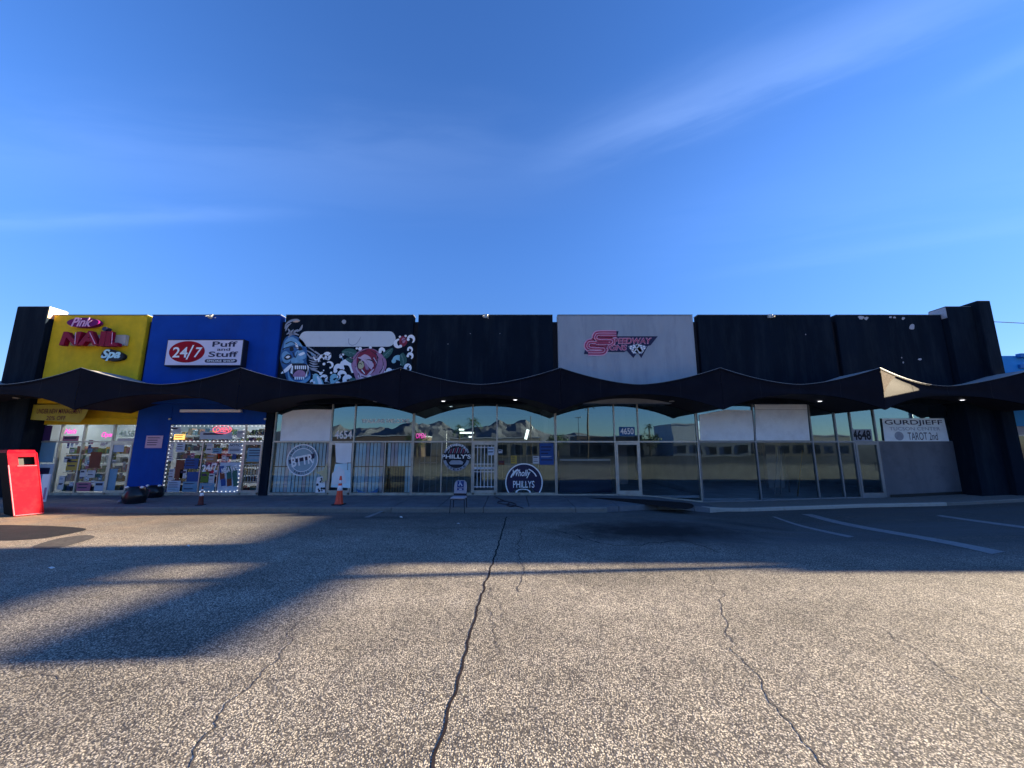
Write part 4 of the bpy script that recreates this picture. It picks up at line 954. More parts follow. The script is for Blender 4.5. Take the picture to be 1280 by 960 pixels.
# ------------------------------------------------------------------ things on the windows
def thing_plate(name, label, cat, p0, p1, m, y=-.02, th=.006, group=None, shape=None):
    mb = MB()
    q = pp(shape, y, False) if shape else [at(p0[0], p1[1], y), at(p1[0], p1[1], y), at(p1[0], p0[1], y), at(p0[0], p0[1], y)]
    if not shape:
        cx = (p0[0]+p1[0])/2; cy = (p0[1]+p1[1])/2; a = at(p0[0], cy, y)[0]; b = at(p1[0], cy, y)[0]; zt2 = at(cx, p0[1], y)[1]; zb2 = at(cx, p1[1], y)[1]
        q = [(a, zb2), (b, zb2), (b, zt2), (a, zt2)]
    mb.plate(q, y, m, th)
    return mb, q
def lettering(name, s, p0, p1, m, label, y=-.012, **k):
    mb = MB(); ptext(mb, s, p0, p1, y, m, **k); return mb.build(name, label=label, cat='lettering')
lettering('number_lettering', '4654', (418.5, 538), (440, 548.5), M['vinyl'], 'white street number 4654 on dark glass over the papered door', bold=.02)
lettering('number_lettering', '4658', (149, 538), (168, 546), mat('pale_green_vinyl', (.30, .48, .40), .6), 'pale street number 4658 over the nail salon door', bold=.015)
lettering('number_lettering', '4656', (313, 537), (333, 543.5), M['ink'], 'dark street number 4656 over the smoke shop door', bold=.02)
lettering('window_lettering', 'WALK-INS WELCOME', (452, 523.5), (512, 529), M['vinyl'], 'white words walk-ins welcome high on the tattoo shop glass', bold=.03)
mb, q = thing_plate('x', '', '', (774, 533.6), (793.5, 544.5), M['mblue']); o = mb.build('number_plate', label='teal plate with white street number 4650 over the empty shop door', cat='sign')
mb = MB(); ptext(mb, '4650', (775.5, 535), (792, 543), -.03, M['vinyl'], bold=.02); mb.build('lettering', o)
mb, q = thing_plate('x', '', '', (1065, 536.5), (1090, 551.5), M['vinylgrey']); o = mb.build('number_plate', label='grey plate with black street number 4648 over the rightmost door', cat='sign')
mb = MB(); ptext(mb, '4648', (1066, 537.5), (1088.5, 550), -.03, M['ink'], bold=.03); mb.build('lettering', o)
# Gurdjieff banner
ban = [(1102.5, 523), (1180, 523), (1186.5, 551.5), (1106, 551.5)]
mb = MB(); bq = [at(*p, -.06) for p in ban]; mb.plate(bq, -.06, mat('banner_vinyl', (.78, .84, .86), .55, var=.08, vs=3), .006); o = mb.build('banner', label='pale blue banner reading Gurdjieff hung in the right end window', cat='banner')
mb = MB(); ptext(mb, 'GURDJIEFF', (1106, 525), (1178, 532.5), -.068, M['navy'], bold=.008); mb.build('lettering', o)
mb = MB(); ptext(mb, 'TUCSON CENTER', (1112, 533.8), (1175, 538), -.068, M['vinylgrey'], bold=.0); mb.build('lettering', o)
mb = MB(); mb.plate(px_ell(1124, 545, 5.5, 5.3, -.068, 20), -.068, M['vinylgrey']); mb.build('globe_emblem', o)
mb = MB(); ptext(mb, 'TAROT 2nd', (1135, 540.5), (1172, 550), -.068, M['navy'], bold=.0); mb.build('lettering', o)
# white boards in the transom windows
for pts, lab in (([(350, 551), (415, 551), (415.5, 512), (388, 511.5), (366, 513), (353, 518)], 'arched white board filling the tattoo shop upper left window'),
                 ([(875.5, 550.5), (942.5, 550.5), (941, 513), (908, 512), (874, 518.5)], 'white board in upper window just left of the tallest board'),
                 ([(945.5, 550.5), (1012.5, 550.5), (1008, 500), (943, 498)], 'tallest white board, in the upper window right of its neighbour board')):
    y = -.03; mb = MB(); mb.plate([at(*p, y) for p in pts], y, M['white'], .012); o = mb.build('white_board', label=lab, cat='board', group='white boards covering upper windows')
    if 'tallest' in lab:
        m2 = MB(); a = at(944, 512, y-.003); b = at(1010, 512, y-.003); m2.box(a[0], b[0], y-.004, y, a[1]-.008, a[1]+.004, M['vinylgrey']); m2.build('seam', o)
# tattoo shop round logo
def round_logo(cx, cy, r, label, fn):
    x, z = at(cx, cy, -.014); s = (DIST)/F*.99; o = empty('window_decal', label, 'decal', loc=(0, 0, 0)); fn(x, z, r*s, o); return o
M['decalblue'] = mat('decal_blue_grey', (.26, .38, .46), .6)
def logo_a(x, z, r, o):
    y = -.012
    mb = MB(); mb.ring(x, z, 0, r*.98, y, M['decalblue']); mb.build('disc', o)
    mb = MB(); mb.ring(x, z, r*.93, r, y-.003, M['vinyl']); mb.ring(x, z, r*.70, r*.74, y-.003, M['vinyl']); mb.build('ring', o)
    mb = MB(); arc_text(mb, 'EMPIRE TATTOO', x, z, r*.83, R(165), R(15), r*.15, y-.004, M['navy']); arc_text(mb, 'FAMILIA', x, z, r*.83, R(235), R(305), r*.16, y-.004, M['navy'], flip=True); mb.build('lettering', o)
    mb = MB(); mb.plate([(x-r*.88, z+r*.0), (x+r*.75, z+r*.42), (x+r*.75, z+r*.1), (x-r*.80, z-r*.25)], y-.005, M['navy']); mb.build('band', o)
    mb = MB(); text_box(mb, 'BTTR', x-r*.7, x+r*.7, z-r*.32, z+r*.28, y-.009, M['vinyl'], bold=.03, rot=.2); mb.build('lettering', o)
round_logo(378, 575, 19.5, 'round white ring logo with slanted lettering on the slatted tattoo shop window', logo_a)
def logo_b(x, z, r, o):
    y = -.012
    mb = MB(); mb.ring(x, z, 0, r*.97, y, M['ink']); mb.build('disc', o)
    mb = MB(); mb.ring(x, z, r*.78, r*.98, y-.003, M['vinylgrey'], R(195), R(345)); mb.ring(x, z, r*.84, r*.98, y-.003, M['vinylgrey'], R(20), R(160)); mb.build('ring', o)
    mb = MB(); arc_text(mb, 'AUTHENTIC', x, z, r*.90, R(150), R(30), r*.18, y-.006, M['vinyl'])
    text_box(mb, "PHILLY'S", x-r*1.08, x+r*1.05, z-r*.10, z+r*.20, y-.006, M['vinyl'], bold=.02); arc_text(mb, 'STEAKS', x, z, r*.88, R(220), R(320), r*.14, y-.006, M['ink'], flip=True); mb.build('lettering', o)
    mb = MB()
    for i in range(9):
        a = -.62+i*.15; mb.plate([(x+r*a, z+r*.28), (x+r*(a+.05), z+r*.28), (x+r*(a+.17), z+r*(.72-.25*abs(a))), (x+r*(a+.11), z+r*(.72-.25*abs(a)))], y-.006, M['logored' if i % 2 else 'vinylgrey'])
    mb.plate([(x-r*.45, z-r*.52), (x+r*.45, z-r*.52), (x+r*.52, z-r*.35), (x+r*.3, z-r*.22), (x-r*.35, z-r*.22), (x-r*.52, z-r*.38)], y-.006, M['vinylgrey']); mb.build('sandwich_emblem', o)
round_logo(570.5, 571.5, 17, 'round Philly\'s sandwich logo left of the barred door', logo_b)
def logo_c(x, z, r, o):
    y = -.012
    mb = MB(); mb.ring(x, z, 0, r*.95, y, M['navy'], R(-38), R(218)); mb.build('disc', o)
    mb = MB(); mb.ring(x, z, r*.94, r, y-.003, M['vinyl'], R(-46), R(226)); mb.ring(x, z+r*.0, r*.70, r*.76, y-.003, M['vinyl'], R(25), R(70)); mb.ring(x, z, r*.70, r*.78, y-.003, M['vinyl'], R(115), R(160)); mb.build('ring', o)
    mb = MB(); text_box(mb, 'Wholly', x-r*.6, x+r*.35, z+r*.22, z+r*.66, y-.006, M['vinyl'], bold=.02, shear=.3); text_box(mb, "PHILLYS", x-r*.58, x+r*.55, z-r*.28, z+r*.08, y-.006, M['vinyl'], bold=.01); mb.build('lettering', o)
    mb = MB(); mb.ring(x-r*.05, z-r*.5, r*.13, r*.17, y-.003, M['vinyl'], sx=2.4); mb.build('roll_emblem', o)
round_logo(655, 603, 23, 'large white circle logo reading Phillys low on the glass right of the barred door', logo_c)
def poster(px0, py0, px1, py1, m, label, lines=None, head=None, cat='poster', y=-.034, name='poster', hm=None):
    mb, q = thing_plate(name, '', '', (px0, py0), (px1, py1), m, y=y, th=.004)
    o = mb.build(name, label=label, cat=cat)
    (a, zb2), (b, _), (_, zt2), _ = q; w = b-a; h = zt2-zb2
    if head:
        m2 = MB(); text_box(m2, head, a+w*.08, b-w*.08, zt2-h*.32, zt2-h*.08, y-.005, hm or M['navy'], bold=.02); m2.build('lettering', o)
    if lines:
        m2 = MB(); n = lines
        for i in range(n):
            zz = zt2-h*(.42 if head else .15)-(h*(.5 if head else .75))*i/n; m2.plate([(a+w*.1, zz), (a+w*random.uniform(.6, .92), zz), (a+w*random.uniform(.6, .92), zz-h*.25/n), (a+w*.1, zz-h*.25/n)], y-.005, M['navy'] if random.random() < .7 else M['vinylgrey'])
        m2.build('printed_lines', o)
    return o
random.seed(11)
P_ = poster
P_(302-62.5, 0, 0, 0, PC[0], '') if False else None
P_(208, 554, 216.5, 566, PC[3], 'pale no-smoking notice in upper left of smoke shop window', 2)
P_(220.5, 553, 231, 565, PC[0], 'light blue notice with a black bar near top of smoke shop window', 3)
P_(258, 554, 265.5, 567, PC[3], 'pale round-symbol notice right of the window post in the smoke shop', 2)
P_(266, 560, 277, 567, PC[11], 'small blue-grey card beside the round-symbol notice', 2)
P_(285.5, 554, 304, 567, PC[0], 'white and blue notice sheet in smoke shop window', 4, 'NOTICE')
P_(219, 575, 229.5, 598, PC[1], 'rust red vertical poster in smoke shop window')
P_(211, 586, 217.5, 600, PC[3], 'narrow white flyer left of the rust red poster', 3)
P_(224.5, 587, 233, 598, PC[3], 'white flyer with a dark hat shape over the rust red poster', 1)
P_(233.5, 590, 248, 602, PC[2], 'plain blue poster low in smoke shop window')
P_(209, 601, 225, 615, PC[0], 'pale blue flyers at bottom left corner of smoke shop window', 4)
P_(228, 602, 247, 615, PC[11], 'blue picture poster at bottom of smoke shop window', 3)
P_(251, 590, 260.5, 603, PC[4], 'green picture poster under the 24/7 lettering', 1)
P_(261, 592, 268, 604, PC[3], 'pale flyer right of the green poster', 2)
P_(249, 604, 268, 615, PC[11], 'blue product poster at bottom centre of smoke shop window', 2)
P_(273, 578, 299, 616.5, PC[0], 'large pale blue poster with dark vape products in smoke shop window')
P_(258, 568, 271, 578, PC[5], 'orange brown poster in the middle of smoke shop window', 2)
P_(231, 573, 248, 586, PC[2], 'dark blue poster right of the rust red poster', 3)
P_(309, 560, 330, 577, PC[11], 'blue product poster in the smoke shop door', 4)
P_(210, 566.5, 216, 576, PC[3], 'small grey flyer under the no-smoking notice', 3)
P_(296, 538, 306, 547, PC[3], 'small white card in smoke shop transom', 1)
P_(250, 540, 290, 549, PC[0], 'long pale strip of cigarette packs shelf along the smoke shop transom', 1)
P_(212, 533.5, 226, 541, PC[0], 'small teal welcome sign above the amber lit sign', 1)
o = poster(217.5, 543, 231, 549.5, M['neonamber'], 'amber lit sign box in smoke shop transom', 2, cat='sign', name='light_box')
# 24/7 lettering and product shapes on the large poster
lettering('window_lettering', '24/7', (252.5, 580), (271.5, 589), M['vinyl'], 'white slanted 24/7 lettering in smoke shop window', y=-.054, bold=.02, rot=.12)
mb = MB()
for i in range(9):
    a = 275+(i % 3)*8+random.uniform(-1, 1); b = 583+(i//3)*8; mb.plate([at(*p, -.042) for p in ((a, b), (a+6, b-1), (a+6.5, b+8), (a+.6, b+9))], -.042-.0005*i, random.choice([PC[6], PC[7], PC[2], PC[9], PC[1]]))
ob = mb.build('product_cutout', label='cluster of dark vape product cut-outs on the large pale blue poster', cat='cut-out')
mb = MB(); text_box(mb, 'MEGA VAPE', at(277, 586, -.05)[0], at(297, 586, -.05)[0], at(286, 590, -.05)[1], at(286, 583, -.05)[1], -.05, M['vinyl'], bold=.03, rot=.25); mb.build('lettering', ob)
# neon open sign
sg = empty('neon_sign', 'red neon OPEN sign with oval tube in smoke shop transom', 'sign')
x, z = at(278.5, 537, -.02); mb = MB(); mb.ring(x, z, .155, .168, -.055, M['neonred'], sx=2.3); mb.build('neon_tube', sg)
mb = MB(); ptext(mb, 'OPEN', (270, 534.3), (287, 540), -.06, M['neonred'], bold=0, shear=.2); mb.build('lettering', sg)
for (a, b, t, bt, w_, lab) in ((81, 96, 536, 542, 'Nails', 'pink neon script sign in the second nail salon pane'), (127, 142, 540, 548, 'Open', 'pink neon script sign in the third nail salon pane')):
    mb = MB(); ptext(mb, w_, (a, t), (b, bt), -.016, M['neonpink'], bold=.01, shear=.3); mb.build('neon_sign', label=lab, cat='sign')
# LED string round the smoke shop window
ls = empty('light_string', 'string of white LED bulbs outlining the smoke shop window panes', 'lights')
def leds(x0, z0, x1, z1, n):
    for i in range(n):
        t = i/(n-1) if n > 1 else 0; x = x0+(x1-x0)*t; z = z0+(z1-z0)*t
        me = LEDM; o = bpy.data.objects.new('bulb', me); COL.objects.link(o); o.location = (x, -.07, z); o.parent = ls
mb = MB(); mb.lathe([(.001, -.022), (.018, -.012), (.024, 0), (.018, .012), (.001, .022)], M['led'], (0, 0, 0), 8); tmp = mb.build('bulb', ls); LEDM = tmp.data; tmp.location = (-13.78, -.07, 2.72)
leds(-13.6, 2.73, -10.05, 2.73, 23); leds(-13.76, .25, -13.76, 2.58, 16); leds(-13.6, 2.12, -10.1, 2.12, 23); leds(-10.84, .2, -10.84, 2.58, 16); leds(-12.3, .16, -10.95, .16, 9)
# pink notice on the blue wall
o = poster(182, 544.5, 203, 560, mat('pink_notice', (.55, .38, .52), .7, var=.05), 'pink and white notice board on the blue wall', 4, y=-.12, cat='notice')
# nail salon window posters and merchandise
P_(52, 532, 64, 551, PC[6], 'dark purple poster at top of the leftmost nail salon pane')
P_(49, 552, 68, 578, PC[11], 'plain blue-grey sheet in leftmost nail salon pane')
P_(46, 580, 66, 612, PC[0], 'pale blue sheet low in leftmost nail salon pane', 1)
P_(78, 545, 98, 554, PC[10], 'pink flyer beneath the pink neon script in second nail salon pane', 1)
P_(80, 571, 89, 578, PC[3], 'small white card in second nail salon pane', 1)
P_(73, 595, 80, 612, PC[3], 'white narrow flyer low in second nail salon pane', 2)
P_(83, 574, 101, 588, PC[8], 'ochre poster in second nail salon pane', 2)
P_(112, 565, 126, 585, PC[1], 'red brown picture poster in third nail salon pane')
P_(100, 587, 108, 596, PC[3], 'white square flyer at left of third nail salon pane', 1)
P_(96, 603, 113, 614, PC[10], 'pinkish flyer at bottom of third nail salon pane', 2)
P_(118, 602, 131, 614, PC[0], 'blue and white flyer at bottom right of third nail salon pane', 1)
P_(109, 588, 119, 597, PC[3], 'pale flyer under the red brown poster', 2)
P_(140, 555, 155, 565, PC[0], 'small grey machine picture on the nail salon door')
P_(134, 586, 145, 614, PC[11], 'tall pale blue sheet on nail salon door')
P_(147, 548, 171, 551.5, PC[3], 'thin pale strip below the street number 4658')
def clutter(name, x0, x1, z0, z1, y, n, label, seed, rows=5):
    random.seed(seed); mb = MB()
    for rr in range(rows):
        zz = z0+(z1-z0)*rr/rows; mb.box(x0, x1, y-.02, y+.4, zz-.02, zz, M['paper' if rr % 2 else 'alu_dark'])
        x = x0
        while x < x1-.06:
            w = random.uniform(.06, .2); h = random.uniform(.3, .85)*(z1-z0)/rows
            mb.box(x, min(x+w, x1), y+random.uniform(0, .12), y+.3, zz, zz+h, random.choice(PC)); x += w+random.uniform(.0, .05)
    mb.build(name, kind='stuff', label=label, cat='shop goods')
clutter('shop_goods', -18.2, -15.4, .15, 2.0, .25, 0, 'cluttered shelves of small goods behind the nail salon glass', 21, 5)
clutter('shop_goods', -13.7, -10.1, .15, 2.7, .25, 0, 'cluttered shelves of packs and bottles behind the smoke shop glass', 22, 8)
def flyers(rx0, rx1, ry0, ry1, n, seed, place, grp):
    random.seed(seed); names = {0: 'pale blue', 2: 'dark blue', 3: 'white', 4: 'green', 5: 'tan', 8: 'ochre', 10: 'pink', 11: 'mid-blue', 1: 'rust red', 7: 'dark teal'}; used = set(); made = 0
    for _ in range(n*4):
        if made >= n: break
        a = random.uniform(rx0, rx1); b = random.uniform(ry0, ry1); u = (a-rx0)/(rx1-rx0); v = (b-ry0)/(ry1-ry0); a -= (b-540)*.10
        k = random.choice([0, 0, 3, 3, 3, 2, 4, 5, 8, 10, 11, 1, 7]); w = random.uniform(2.5, 6.5); h = random.uniform(3, 7)
        hx = ('far left', 'left', 'centre', 'right', 'far right')[min(4, int(u*5))]; hy = ('top', 'upper part', 'middle', 'lower part', 'foot')[min(4, int(v*5))]
        lab = 'small %s flyer at the %s %s of the %s' % (names[k], hx, hy, place)
        if lab in used: continue
        used.add(lab); i = made; made += 1
        mb, q = thing_plate('f', '', '', (a, b), (a+w, b+h), PC[k], y=-.009-.0005*i, th=.002); (xa, zb2), (xb, _), (_, zt2), _ = q
        for j in range(3):
            zz = zt2-(zt2-zb2)*(.2+.25*j); e = xb-(xb-xa)*random.uniform(.1, .5); mb.plate([(xa+(xb-xa)*.12, zz), (e, zz), (e, zz-(zt2-zb2)*.1), (xa+(xb-xa)*.12, zz-(zt2-zb2)*.1)], -.0098-.0005*i, random.choice([M['navy'], M['vinyl'], PC[1], PC[9]]))
        mb.build('flyer', label=lab, cat='flyer', group=grp)
flyers(214, 298, 553, 606, 40, 31, 'smoke shop glass', 'small flyers on the smoke shop glass')
flyers(84, 158, 550, 604, 34, 32, 'nail salon glass', 'small flyers on the nail salon glass')
# tattoo shop papers
for pts, m, lab, nm in (([(419, 554), (440, 554), (438.5, 578), (430, 579.5), (420, 578)], 'paper', 'white paper covering the upper half of the tattoo shop door', 'paper_sheet'),
                    ([(419, 580), (438.5, 579), (438, 610), (413.5, 609)], 'blind', 'bluish paper covering the lower half of the tattoo shop door', 'paper_sheet'),
                    ([(414, 606), (415, 592), (424, 583), (430, 588), (433, 604)], 'paper', 'torn white paper flap low on the tattoo shop door', 'torn_paper'),
                    ([(395, 590), (404, 588), (409, 578), (409, 600), (402, 604), (404, 596)], 'mcream', 'torn cream paper scrap left of the tattoo shop door', 'torn_paper'),
                    ([(483, 583), (506.5, 583), (505, 617), (480.5, 617)], 'wood', 'brown slatted plywood sheet behind tattoo shop glass', 'plywood_sheet')):
    y = -.012 if m != 'wood' else .055
    if nm == 'torn_paper': y = -.026
    if 'door' in lab: y -= .07
    mb = MB(); mb.plate([at(*p, y) for p in pts], y, M[m], .003); o = mb.build(nm, label=lab, cat='paper' if m != 'wood' else 'board')
    if m == 'wood':
        for i in range(7):
            a = at(486+i*3.3, 584, y-.006); b = at(483.5+i*3.3, 616, y-.006); m2 = MB(); m2.box(b[0]-.012, b[0]+.012, y-.01, y-.002, b[1], a[1], M['recess']); m2.build('groove', o)
mb = MB(); random.seed(5)
mb.plate([at(*p, -.012) for p in ((396, 597), (407, 594), (406, 617), (394, 617))], -.012, M['paper'])
for i in range(10):
    x, z = at(random.uniform(396.5, 405.5), random.uniform(598, 615), -.016); mb.ring(x, z, 0, random.uniform(.03, .05), -.016, M['ink'], n=10)
mb.build('spotted_paper', label='white paper with black blots at the foot of the tattoo shop window', cat='paper')
mb = MB(); mb.plate([at(*p, -.014) for p in ((445, 611), (452, 614), (459, 616), (466, 614), (473, 610), (472, 615), (462, 618), (448, 617))], -.014, M['mblue']); mb.build('window_decal', label='blue winged decal at the bottom of tattoo shop glass', cat='decal')
# sandwich shop papers
P_(609.5, 559, 617.5, 569, PC[0], 'white paper taped on the barred sandwich shop door', 2, y=-.115)
P_(623, 562, 628, 566.5, PC[3], 'tiny white card right of the barred door', 1)
P_(623, 576, 630.5, 581, PC[1], 'small rust red sign right of the barred door', 1)
P_(638.5, 569.5, 646, 579.5, PC[8], 'yellow paper on the sandwich shop window', 3)
P_(666, 570, 674, 579.5, PC[3], 'grey flyer left of the blue poster', 3)
P_(674.5, 554, 692, 581, PC[2], 'blue poster in the top right of the sandwich shop window', 5)
x, z = at(525, 545, .3); mb = MB(); ptext(mb, 'OPEN', (520, 541.5), (532, 548), .03, M['neonpink'], bold=.02); mb.build('neon_sign', label='small pink neon sign in sandwich shop transom', cat='sign')
# banner on the nail salon
mb = MB(); y = -.55; pts = [(36.5, 506), (107, 505), (110, 513), (105, 523), (99, 528.5), (31.5, 524)]; mb.plate([at(*p, y) for p in pts], y, mat('yellow_banner', (.42, .34, .03), .6, var=.2, vs=3, dirt=(.20, .17, .05), dirt_amt=.6, dirt_s=3), .01)
o = mb.build('banner', label='sagging yellow banner with red lettering over the nail salon window', cat='banner')
mb = MB(); vs = []
ptext(mb, 'UNDER NEW MANAGEMENT', (46, 511), (103, 517), y-.008, mat('maroon_ink', (.10, .01, .02), .6), bold=.01); mb.build('lettering', o)
mb = MB(); ptext(mb, '20% OFF', (58, 520), (82, 525), y-.008, bpy.data.materials['maroon_ink'], bold=.01); mb.build('lettering', o)
mb = MB(); 
for ax in (40, 100): a = at(ax, 506, y); mb.bar((a[0], y, a[1]), (a[0], y+.2, a[1]+.35), .006, M['cable'])
mb.build('tie_cord', o)
# ladders inside the empty unit on the right
sl_ = empty('step_ladder', 'open step ladder standing inside the empty right shop', 'ladder')
y = 1.6
for a, b in (((972, 560), (964, 600)), ((976, 560), (972, 598))):
    p, q = at(*a, y), at(*b, y); q = (q[0], walk_z(11)); mb = MB(); mb.bar((p[0], y, p[1]), (q[0], y-.1, q[1]), .03, M['steel'], 6); mb.build('rail', sl_)
for a, b in (((979, 560), (992, 596)),):
    p, q = at(*a, y), at(*b, y); mb = MB(); mb.bar((p[0], y, p[1]), (q[0]+.1, y+.5, walk_z(11)), .03, M['steel'], 6); mb.build('rail', sl_)
mb = MB()
p, q = at(1003, 563, .8), at(993, 608, .8); mb.bar((p[0], .8, p[1]), (q[0], .7, walk_z(11)), .03, M['wood'], 6); mb.build('leaning_pole', label='thin wooden pole leaning inside the right shop window', cat='pole')

# ------------------------------------------------------------------ things on the ground
def cone(px, py, height, mo, label, base_m, collar=True, tip=1.0):
    p = gp(px, py, 0, walk=True); s = height/.93
    o = empty('traffic_cone', label, 'traffic cone', 'traffic cones on the walkway', p)
    mb = MB(); mb.cbox(-.18*s, .18*s, -.18*s, .18*s, 0, .035*s, base_m, .012); mb.build('base', o)
    def rr(z): return (.135-(.135-.028)*(z/.93))*s
    zs = [.035, .1, .3, .5, .62]
    mb = MB(); mb.lathe([(rr(z)+(.012 if z < .04 else 0), z*s) for z in (.035, .06, .30, .48)], mo, (0, 0, 0), 24)
    mb.lathe([(rr(.50)*.99, .48*s), (rr(.74), .74*s)], mo, (0, 0, 0), 24); mb.lathe([(rr(z), z*s) for z in (.80, .92)]+[(.02*s, .93*s), (.001, .93*s)], mo, (0, 0, 0), 24); mb.lathe([(rr(.74), .74*s), (rr(.80), .80*s)], mo, (0, 0, 0), 24)
    mb.build('cone_body', o)
    if collar:
        for a, b in ((.46, .62), (.69, .79)):
            mb = MB(); mb.lathe([(rr(a)+.001, a*s), (rr(a)+.006, a*s+.004), (rr(b)+.006, b*s-.004), (rr(b)+.001, b*s)], M['reflective'], (0, 0, 0), 24); mb.build('reflective_collar', o)
    return o
cone(423.5, 631, .93, M['orange'], 'bright orange traffic cone with white collars before the papered door', M['rubber'])
cone(250.5, 631.5, .60, M['maroon'], 'small dirty maroon traffic cone on the walkway before the smoke shop', M['rubber'])
# stacking chair with a sign on its back
p = gp(572, 641.5); ch = empty('stacking_chair', 'grey padded stacking chair with blue disabled-parking sign at the kerb', 'chair', None, (p.x, p.y+.2, lot_z(p.x, p.y)), R(-4))
def tube_part(name, pts, r, parent, m='chairmetal'): mb = MB(); mb.tube([Vector(q) for q in pts], r, M[m], 8); return mb.build(name, parent)
for s in (-1, 1):
    tube_part('leg', [(s*.23, -.22, 0), (s*.21, -.20, .40)], .013, ch); tube_part('leg', [(s*.22, .24, 0), (s*.20, .18, .40)], .013, ch)
    tube_part('back_frame', [(s*.20, .18, .40), (s*.20, .22, .62), (s*.19, .27, .84), (s*.13, .285, .93)], .011, ch)
tube_part('front_rail', [(-.21, -.20, .40), (.21, -.20, .40)], .013, ch)
mb = MB(); mb.cbox(-.22, .22, -.23, .20, .405, .47, M['fabric'], .022); mb.build('seat', ch)
mb = MB(); n = 12; prof = [(-.20, .54), (-.205, .75), (-.19, .86), (-.14, .925), (-.06, .94), (.06, .94), (.14, .925), (.19, .86), (.205, .75), (.20, .54)]
def by(z): return .215+(z-.5)*.14
vs = [(x, by(z)-.025, z) for x, z in prof]+[(x, by(z)+.02, z) for x, z in prof]; k = len(prof)
mb.add(vs, [tuple(range(k))[::-1][::-1], tuple(reversed(range(k, 2*k)))]+[((i+1) % k, i, k+i, k+(i+1) % k) for i in range(k)], M['fabric']); mb.build('backrest', ch)
mb = MB(); mb.box(-.20, .20, .19, .215, .475, .54, M['chairmetal']); mb.build('back_bracket', ch)
sgn = empty('paper_sign', 'blue and white disabled access sign taped to the chair back', 'sign', None, (p.x, p.y+.2, lot_z(p.x, p.y)), R(-4))
mb = MB(); mb.add([(-.105, by(.72)-.032, .72), (.105, by(.72)-.032, .72), (.105, by(.92)-.032, .92), (-.105, by(.92)-.032, .92)], [(0, 1, 2, 3)], M['signblue']); mb.add([(-.105, by(.64)-.032, .635), (.105, by(.64)-.032, .635), (.105, by(.70)-.032, .70), (-.105, by(.70)-.032, .70)], [(0, 1, 2, 3)], M['signblue']); mb.build('sign_sheet', sgn)
mb = MB(); yy = by(.82)-.04
mb.ring(-.005, .795, .038, .052, yy, M['vinyl'], R(120), R(400), 20); mb.ring(-.02, .895, 0, .014, yy, M['vinyl'], n=10)
for a, b in (((-.02, .88), (-.015, .82)), ((-.015, .82), (.035, .82)), ((.035, .82), (.055, .765)), ((-.02, .855), (.025, .855))):
    mb.bar((a[0], yy, a[1]), (b[0], yy, b[1]), .007, M['vinyl'], 6)
mb.build('wheelchair_symbol', sgn)
mb = MB(); text_box(mb, 'VAN', -.05, .05, .648, .685, by(.66)-.037, M['vinyl'], bold=.03); mb.build('lettering', sgn)
# red collection bin
bp_ = gp(17.5, 646.5); bq_ = gp(54.5, 642.8)
ax = (bq_-bp_); ax.z = 0; wdt = ax.length; ax.normalize(); nrm = Vector((ax.y, -ax.x, 0))       # outward front normal
if nrm.y > 0: nrm = -nrm
rb = empty('collection_bin', 'tall red collection bin with a dark slot at the left edge of the lot', 'bin', None, (bp_.x, bp_.y, lot_z(bp_.x, bp_.y)+.02))
def bl(u, d, z): v = ax*(u-.36*z/HT)-nrm*d; return (v.x, v.y, z)
HT = 1.88; tl = .14; dp = .95
def slantface(u0, u1, d0, z0, z1, m, th=0.0): pass
f = lambda z: tl*z/HT
mb = MB()
lip = .03
vs = [bl(0, 0, 0), bl(wdt, 0, 0), bl(wdt, dp, 0), bl(0, dp, 0), bl(0, f(HT-.08), HT-.08), bl(wdt, f(HT-.08), HT-.08), bl(wdt, dp, HT-.08), bl(0, dp, HT-.08), bl(.03, f(HT)+.03, HT), bl(wdt-.03, f(HT)+.03, HT), bl(wdt-.03, dp-.03, HT), bl(.03, dp-.03, HT)]
# front face with slot opening
zs0, zs1 = 1.44, 1.68; u0, u1 = wdt*.34, wdt*.90
A = [bl(u0, f(zs0), zs0), bl(u1, f(zs0), zs0), bl(u1, f(zs1), zs1), bl(u0, f(zs1), zs1)]
o4 = len(vs)
mb.add(vs+A, [(0, 1, 13, 12), (1, 5, 14, 13), (5, 4, 15, 14), (4, 0, 12, 15), (1, 2, 6, 5), (2, 3, 7, 6), (4, 5, 9, 8), (5, 6, 10, 9), (6, 7, 11, 10), (7, 4, 8, 11), (8, 9, 10, 11)], M['binred'])
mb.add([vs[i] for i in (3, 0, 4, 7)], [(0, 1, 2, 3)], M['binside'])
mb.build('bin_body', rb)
mb = MB(); I = [bl(u0, f(zs0)+.25, zs0-.05), bl(u1, f(zs0)+.25, zs0-.05), bl(u1, f(zs1)+.25, zs1), bl(u0, f(zs1)+.25, zs1)]
mb.add(A+I, [(0, 1, 5, 4), (1, 2, 6, 5), (2, 3, 7, 6), (3, 0, 4, 7), (4, 5, 6, 7)], M['rubber']); mb.build('slot', rb)
def edge(a, b, r=.012, m='binred', nm='edge_trim'): mb = MB(); mb.bar(a, b, r, M[m], 8); mb.build(nm, rb)
M['binpink'] = mat('bin_worn_edge', (.60, .08, .11), .5)
edge(bl(0, -.004, .02), bl(0, f(1.45)-.004, 1.45), .016, 'binpink'); edge(bl(.02, -.01, .02), bl(wdt, -.01, .02), .014, 'binpink'); edge(bl(u0-.03, f(zs0)-.01, zs0-.02), bl(u1+.03, f(zs0)-.01, zs0-.02), .014, 'binpink')
edge(bl(wdt, 0, 0), bl(wdt, f(HT-.08), HT-.08), .014)
edge(bl(0, f(HT-.08), HT-.08), bl(wdt, f(HT-.08), HT-.08), .014)
